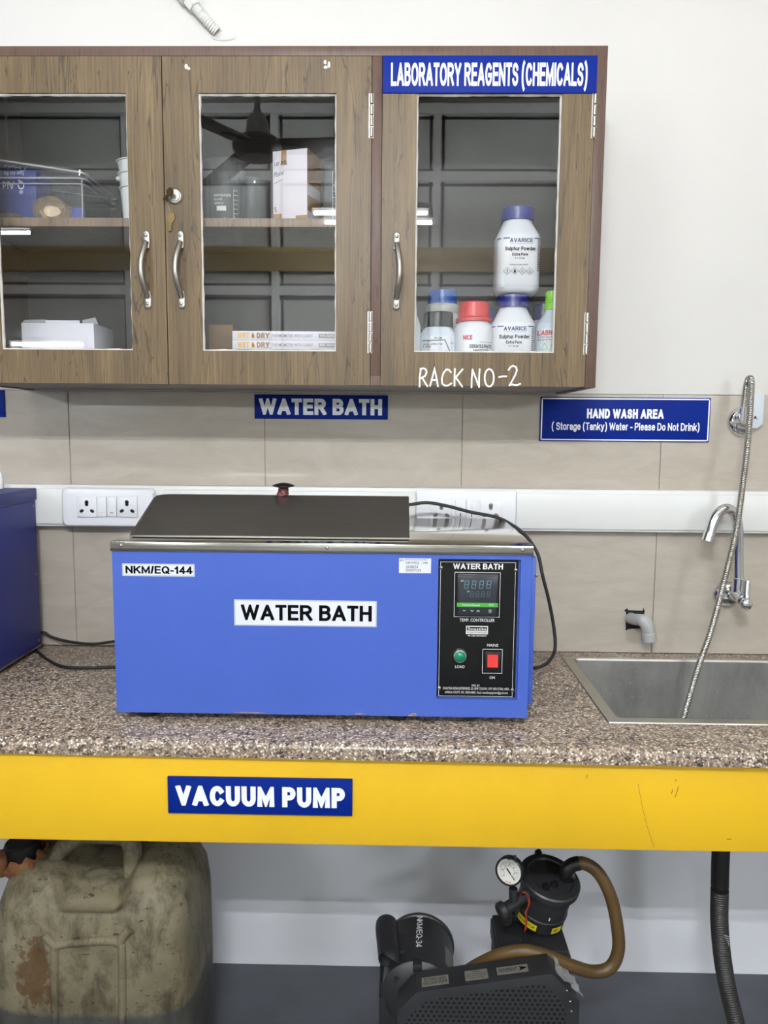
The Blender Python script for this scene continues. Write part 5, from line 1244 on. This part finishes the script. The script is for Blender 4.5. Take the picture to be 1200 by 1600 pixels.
# ------------------------------------------------------------------ vacuum pump
vp_ = thing('vacuum_pump', 'black belt-driven rotary vacuum pump on the floor under the worktop', 'vacuum pump', (0.19, -0.38, 0))
MB().box(-0.025, 0.34, -0.50, -0.20, 0.03, 0.055, 0.003).box(-0.028, 0.018, -0.44, -0.22, 0.055, 0.262, 0.003).build('base_frame', M['pump2'], vp_)
for fx, fy in ((0.0, -0.48), (0.32, -0.48), (0.0, -0.22), (0.32, -0.22)): MB().lathe([(0.018, 0.0004), (0.015, 0.0305)], (fx, fy, 0)).build('foot', M['rubber'], vp_)
MXc, MZc, MR = 0.058, 0.265, 0.075
ma = Vector((0.05, 1, 0)).normalized()
m0 = Vector((MXc-0.008, -0.437, MZc))
mo = MB().lathe([(0.03, -0.018), (0.05, -0.015), (MR-0.004, -0.004), (MR, 0.0), (MR, 0.006), (MR-0.002, 0.008), (MR-0.002, 0.145), (MR+0.0005, 0.147), (MR+0.0005, 0.155), (MR-0.006, 0.165), (0.05, 0.178), (0.02, 0.18)], m0, ma, n=48)
mo.box(MXc-0.02, MXc+0.05, -0.42, -0.30, 0.055, MZc-0.05)
mob = mo.build('motor', M['pump'], vp_)
def cx_(s): return m0+ma*s
MB().box(MXc-0.019, MXc-0.001, -0.452, -0.432, MZc+MR-0.013, MZc+MR+0.003, 0.002).build('bracket', M['pump2'], mob)
MB().cyl((MXc-0.05, -0.447, MZc+0.04), (MXc-0.05, -0.436, MZc+0.04), 0.007, n=14).build('bolt', M['pump2'], mob)
# capacitor cover on the motor's left shoulder
c0, c1 = W(604, 1454, -0.34), W(609, 1496, -0.41)
cp_ = MB().tube([c0+Vector((0, 0.02, 0)), c0, c0.lerp(c1, 0.5), c1, c1+Vector((0, -0.004, -0.001))], 0.0235, 16, 3)
cp_.box(min(c0.x, c1.x), MXc-0.01, -0.40, -0.335, c1.z-0.02, c0.z-0.002, 0.006)
cp_.build('capacitor_cover', M['pump'], mob)
ty = MB(); R_ = MR+0.0006-0.002
def mw(u, w):   # u around the barrel from the top, w along it
    a = u/R_; base = cx_(w); return base+Vector((math.sin(a)*R_, 0, math.cos(a)*R_))
# writing runs from the back of the barrel towards the front
def mtx_(u, w): return mw(-w, 0.147-u)
ty.sans('NKM/EQ-34', 0.003, 0.102, -0.0062, 0.0062, 0, 0.11, fn=lambda u, w: mw(w, 0.147-u)); ty.build('handwriting', M['chalk'], mob)
npl = MB()
for k in range(4):
    a0 = 0.062+k*0.008; npl.quad([mw(a0, 0.03), mw(a0+0.008, 0.03), mw(a0+0.008, 0.085), mw(a0, 0.085)])
npl.build('name_plate', M['alulabel'], mob)
# belt guard
gy0, gy1 = -0.513, -0.455
gp = [(W(605, 1620, gy0).x, 0.10), W(621, 1582, gy0), W(650, 1551, gy0), W(863, 1522, gy0), W(906, 1566, gy0), (W(906, 1600, gy0).x, 0.10)]
gpoly = [(p[0], p[2]) if len(p) == 3 else p for p in gp]
gpoly[0] = (gpoly[1][0], 0.06); gpoly[-1] = (gpoly[-2][0]+0.0, 0.06)
bg = MB().prism(gpoly, gy0, gy1, bev=0.0012).build('belt_guard', M['pump'], vp_)
ins = [W(634, 1620, gy0), W(634, 1592, gy0), W(668, 1563, gy0), W(852, 1536, gy0), W(884, 1575, gy0), W(890, 1620, gy0)]
ip = [(v.x, v.z) for v in ins]; ip[0] = (ip[1][0], 0.08); ip[-1] = (ip[-2][0]+0.004, 0.08)
MB().prism(ip, gy0-0.0006, gy0+0.0002).build('perforated_mesh', M['hole'], bg)
# plates on the sloping top of the guard
A_, B_ = Vector((gpoly[2][0], gy0, gpoly[2][1])), Vector((gpoly[3][0], gy0, gpoly[3][1])); ex = (B_-A_).normalized(); LG = (B_-A_).length
nz = Vector((-ex.z, 0, ex.x))
def gtop(u, w, h=0.0008): return A_+ex*u+Vector((0, w, 0))+nz*h
def gplate(name, u0, u1, w0, w1, rows, lab=None):
    o = MB().rings([[gtop(u0, w0, h), gtop(u1, w0, h), gtop(u1, w1, h), gtop(u0, w1, h)] for h in (0.0, 0.0007)]).build(name, M['alulabel'], bg)
    t = MB()
    for body, a, b_, c_, d_ in rows: t.text(body, u0+(u1-u0)*a, u0+(u1-u0)*b_, w0+(w1-w0)*c_, w0+(w1-w0)*d_, 0, 0.0, fn=lambda u, w: gtop(u, w, 0.001))
    t.build('plate_lettering', M['ink'], bg)
gplate('title_plate', 0.012, 0.064, 0.012, 0.036, [('ROTARY HIGH', 0.1, 0.9, 0.52, 0.86), ('VACUUM PUMP', 0.04, 0.96, 0.12, 0.46)])
gplate('warning_plate', 0.096, 0.14, 0.012, 0.038, [('WARNING', 0.3, 0.7, 0.74, 0.9), ('Keep pump belt guard in place', 0.06, 0.94, 0.52, 0.66), ('Oil level to be checked daily', 0.06, 0.94, 0.32, 0.46), ('before starting', 0.2, 0.8, 0.12, 0.26)])
gplate('movement_plate', 0.158, 0.218, 0.016, 0.036, [('MOVEMENT', 0.06, 0.66, 0.25, 0.75)])
a_ = MB(); a_.quad([gtop(0.2, 0.0195, 0.0011), gtop(0.2165, 0.026, 0.0011), gtop(0.2, 0.0325, 0.0011), gtop(0.204, 0.026, 0.0011)]); a_.build('arrow_mark', M['ink'], bg)
sk_ = MB()
for px, py in ((886, 1548), (891, 1565), (893, 1580)): screw(sk_, W(px, py, gy0-0.0004), 0.002)
build_each(sk_, 'screw', M['nickel'], bg)
# crumpled clear film on the guard's right chamfer
fm = MB(); C_, D_ = Vector((gpoly[3][0], gy0, gpoly[3][1])), Vector((gpoly[4][0], gy0, gpoly[4][1]))
bmf = bmesh.new(); gr = [[bmf.verts.new(C_.lerp(D_, i/8)+Vector((0.003, 0.003+j*0.009, 0.004))+Vector((rnd.uniform(0, 0.006), 0, rnd.uniform(-0.001, 0.006)))) for j in range(6)] for i in range(9)]
for i in range(8):
    for j in range(5): bmf.faces.new((gr[i][j], gr[i+1][j], gr[i+1][j+1], gr[i][j+1]))
fm.merge(bmf); fm.build('plastic_film', pane_mat('crumpled film', 1.6, (0.8, 0.8, 0.8), 0.25), bg, smooth_deg=0)
# pump block
x0 = W(774, 1450, -0.36).x; x1 = W(880, 1480, -0.36).x
pz = 0.352
pbk = MB().box(x0, x1, -0.415, -0.30, 0.055, pz, 0.004).box(x0+0.02, x1-0.02, -0.33, -0.295, pz, pz+0.018, 0.004).box(x0-0.003, x1+0.003, -0.42, -0.30, pz-0.045, pz-0.008, 0.003).build('pump_block', M['pump2'], vp_)
# oil separator pot
Tt = Vector((0.320, -0.375, 0.487)); Bt = Vector((0.302, -0.348, 0.378)); ax = (Tt-Bt).normalized(); H = (Tt-Bt).length
LR = 0.0625
pot = MB().lathe([(0.03, 0.002), (0.046, 0.004), (0.052, 0.012), (0.0525, 0.034), (0.0535, 0.036), (0.0535, 0.040), (0.052, 0.042), (0.0525, H-0.028), (0.058, H-0.024), (0.058, H-0.019)], Bt, ax, n=48).build('separator_pot', M['pump'], vp_)
pl_ = MB().lathe([(LR-0.003, H-0.018), (LR, H-0.014), (LR, H-0.003), (LR-0.003, H), (0.048, H+0.001), (0.045, H-0.002), (0.002, H-0.002)], Bt, ax, n=56).build('pot_lid', M['pump'], pot)
u_, v_, d_ = MB().frame(Bt, Tt)
top_c = Bt+ax*H
bl = MB()
for px, py in ((841, 1333), (853, 1386), (866, 1382)):
    dd = ray(px, py); n_ = ax; t = ((top_c-CAM).dot(n_))/dd.dot(n_); pos = CAM+dd*t
    bl.cyl(pos-ax*0.002, pos+ax*0.008, 0.0045, n=6); bl.cyl(pos-ax*0.004, pos+ax*0.003, 0.0075, n=16)
build_each(bl, 'bolt', M['black'], pot)
def onpot(ang, w, r=0.0532): return Bt+ax*w+(u_*math.cos(ang)+v_*math.sin(ang))*r
# angle whose direction faces the camera
best = max(range(360), key=lambda k: (onpot(math.radians(k), 0.02)-CAM).length*-1)
fa_ = math.radians(best)
# orientation sign: increasing angle moves right in view?
sgn = 1 if (onpot(fa_+0.2, 0.02)-onpot(fa_, 0.02)).x > 0 else -1
def potf(u, w): return onpot(fa_+sgn*u/0.0532, w, 0.0536)
tg = MB()
for a0, a1 in ((-0.042, 0.004), (0.036, 0.06)):
    n = 8
    for k in range(n):
        p0, p1 = a0+(a1-a0)*k/n, a0+(a1-a0)*(k+1)/n; tg.quad([potf(p0, 0.016), potf(p1, 0.016), potf(p1, 0.031), potf(p0, 0.031)])
build_each(tg, 'yellow_tag', M['yellowtag'], pot)
potg = lambda u, w: onpot(fa_+sgn*u/0.0532, w, 0.0540)
MB().text('OIL SEPARATOR', -0.054, 0.001, 0.020, 0.027, 0, 0.03, fn=potg).text('SEP', 0.039, 0.05, 0.020, 0.027, 0, 0.03, fn=potg).build('tag_lettering', M['ink'], pot)
MB().quad([potg(0.022, 0.052), potg(0.0245, 0.052), potg(0.0245, 0.06), potg(0.022, 0.06)]).build('paint_mark', M['label'], pot)
MB().tube([Bt+ax*0.004, Bt-ax*0.02, Vector((0.300, -0.35, pz+0.01)), Vector((0.300, -0.352, pz-0.002))], lambda t: 0.021-0.004*t, 18, 4).lathe([(0.02, 0), (0.02, 0.006), (0.014, 0.008)], (0.300, -0.355, pz+0.0005)).build('neck', M['black'], pot)
# side pipe, plug and gauge
g0 = W(826, 1402, -0.41); g1 = W(787, 1422, -0.44)
MB().cyl(g0+Vector((0.02, 0.02, 0.008)), g1, 0.0115, n=20).cyl(g1+Vector((0.004, 0, 0.003)), g1+(g1-g0).normalized()*0.012, 0.017, n=24, bev=0.003).cyl(g1+Vector((0.003, 0, -0.005)), W(792, 1440, -0.43), 0.013, 0.010, n=18).cyl(W(802, 1408, -0.432), W(802, 1388, -0.432), 0.0085, n=16).build('side_pipe', M['pump2'], pot)
gd = Vector((-0.42, -0.86, 0.18)).normalized(); gc = W(795, 1362, -0.45)
gau = MB().lathe([(0.019, -0.03), (0.0215, -0.028), (0.0215, -0.016), (0.0275, -0.014), (0.0275, 0.0), (0.0245, 0.0015), (0.0240, -0.002), (0.002, -0.002)], gc, gd, n=44).build('pressure_gauge', M['black'], vp_)
gu = Vector((0, 0, 1)); gr_ = gd.cross(gu).normalized()*-1; gr_ = Vector((-gd.y, gd.x, 0)).normalized(); gup = gd.cross(gr_)*-1
if gup.z < 0: gup = -gup
if gr_.x < 0: gr_ = -gr_
def gf(u, w, h=-0.001): return gc+gr_*u+gup*w+gd*h
MB().rings([[gf(0.0238*math.cos(2*PI*i/36), 0.0238*math.sin(2*PI*i/36), h) for i in range(36)] for h in (-0.0019, -0.0015)]).build('dial', M['gaugewhite'], gau)
dm = MB(); f_ = lambda u, w: gf(u, w, -0.0011)
for k in range(26):
    a = math.radians(225-270*k/25); r0 = 0.0165 if k % 5 else 0.0150; dm.strokes([[(r0*math.cos(a), r0*math.sin(a)), (0.0185*math.cos(a), 0.0185*math.sin(a))]], 0, 0.0006, fn=f_)
for k in range(20): 
    a = math.radians(215-250*k/19); b_ = math.radians(215-250*(k+1)/19); dm.strokes([[(0.0105*math.cos(a), 0.0105*math.sin(a)), (0.0105*math.cos(b_), 0.0105*math.sin(b_))]], 0, 0.0006, fn=f_)
for k, s_ in enumerate(('30', '20', '10', '0', '5', '10', '15')):
    a = math.radians(225-270*k/6); dm.text(s_, 0.0135*math.cos(a)-0.0018, 0.0135*math.cos(a)+0.0018, 0.0135*math.sin(a)-0.0014, 0.0135*math.sin(a)+0.0014, 0, 0.02, fn=f_)
dm.build('dial_marks', M['ink'], gau)
MB().text('VACUUM', -0.006, 0.006, -0.0215, -0.0185, 0, 0.02, fn=f_).build('dial_lettering', M['redink'], gau)
nd = MB(); na_ = math.radians(-48); f2 = lambda u, w: gf(u, w, -0.0005)
nd.strokes([[(-0.006*math.cos(na_), -0.006*math.sin(na_)), (0.004*math.cos(na_), 0.004*math.sin(na_))]], 0, 0.0028, fn=f2).strokes([[(0, 0), (0.018*math.cos(na_), 0.018*math.sin(na_))]], 0, 0.0014, fn=f2)
nd.build('needle', M['black'], gau)
gtp = MB().box(-0.009, 0.009, -0.006, 0.006, -0.0004, 0.0008); gtp.bm.transform(Matrix.Translation(W(800, 1340, -0.44)) @ Matrix.Rotation(-0.2, 4, 'Y')); gtp.build('sticker', M['alulabel'], gau)
# red thread round the side pipe
th = MB()
for o_ in (0, 0.003): th.tube([W(812, 1398, -0.42), W(817, 1394, -0.428), W(824, 1398, -0.43), W(826+o_*400, 1412, -0.43), W(822-o_*300, 1426, -0.432), W(822+o_*500, 1442, -0.432), W(820, 1455, -0.432)], lambda t: 0.0022*(1-0.4*t), 8, 6)
th.build('thread', M['thread'], vp_)
# rubber vacuum hose
hq = [W(884, 1362, -0.385), W(893, 1352, -0.385), W(912, 1349, -0.385), W(935, 1364, -0.39), W(954, 1400, -0.395), W(964, 1445, -0.40), W(966, 1485, -0.405), W(953, 1512, -0.41), W(925, 1518, -0.415), (0, 0, 0), (0, 0, 0)]
hq = hq[:9]+[W(890, 1508, -0.43), W(855, 1494, -0.44), W(820, 1486, -0.44), W(785, 1491, -0.43), W(750, 1506, -0.41), W(725, 1522, -0.39), W(700, 1545, -0.36)]
MB().tube(hq, 0.0128, 16, 6).build('rubber_hose', M['hosebrown'], vp_)
MB().tube([top_c+Vector((0.04, 0.01, -0.008)), W(884, 1362, -0.385), W(893, 1352, -0.385), W(905, 1348.5, -0.385)], 0.0142, 16, 4).build('hose_nozzle', M['black'], vp_)

# ------------------------------------------------------------------ waste hose from the sink
dh = [W(1126, 1240, -0.28), W(1126, 1335, -0.28), W(1124.5, 1390, -0.28), W(1124, 1440, -0.28), W(1128, 1490, -0.285), W(1136, 1540, -0.29), W(1148, 1590, -0.30), W(1160, 1640, -0.31), W(1178, 1690, -0.325)]
wh = thing('waste_hose', 'black ribbed waste hose hanging from the sink to the floor', 'hose', (dh[-1].x, dh[-1].y, 0.0))
rH = 0.0178
dh[0] = Vector((dh[1].x, -0.28, 0.652)); last = dh[-1]; dh.append(Vector((last.x+0.03, last.y-0.02, 0.022)))
corrugated(dh[2:], rH, 0.0052, 0.0011, 20, 4).build('ribbed_hose', M['hoseblack'], wh)
MB().tube([dh[0], dh[1], dh[1].lerp(dh[2], 0.9)], rH+0.0008, 24, 4).cyl(dh[0]-Vector((0, 0, 0.01)), dh[0]+Vector((0, 0, 0.0)), rH+0.004, n=24).build('sleeve', M['rubber'], wh)
tp_ = MB(); c_ = W(1135, 1466, -0.28-rH-0.0005)
for k in range(5):
    w0 = W(1132+k*1.6, 1461.5+k*3.6, -0.2995); w1 = W(1139, 1463.5+k*3.6, -0.2955); tp_.tube([w0, w1], 0.0007, 6, 1)
tp_.build('white_marks', M['label'], wh)
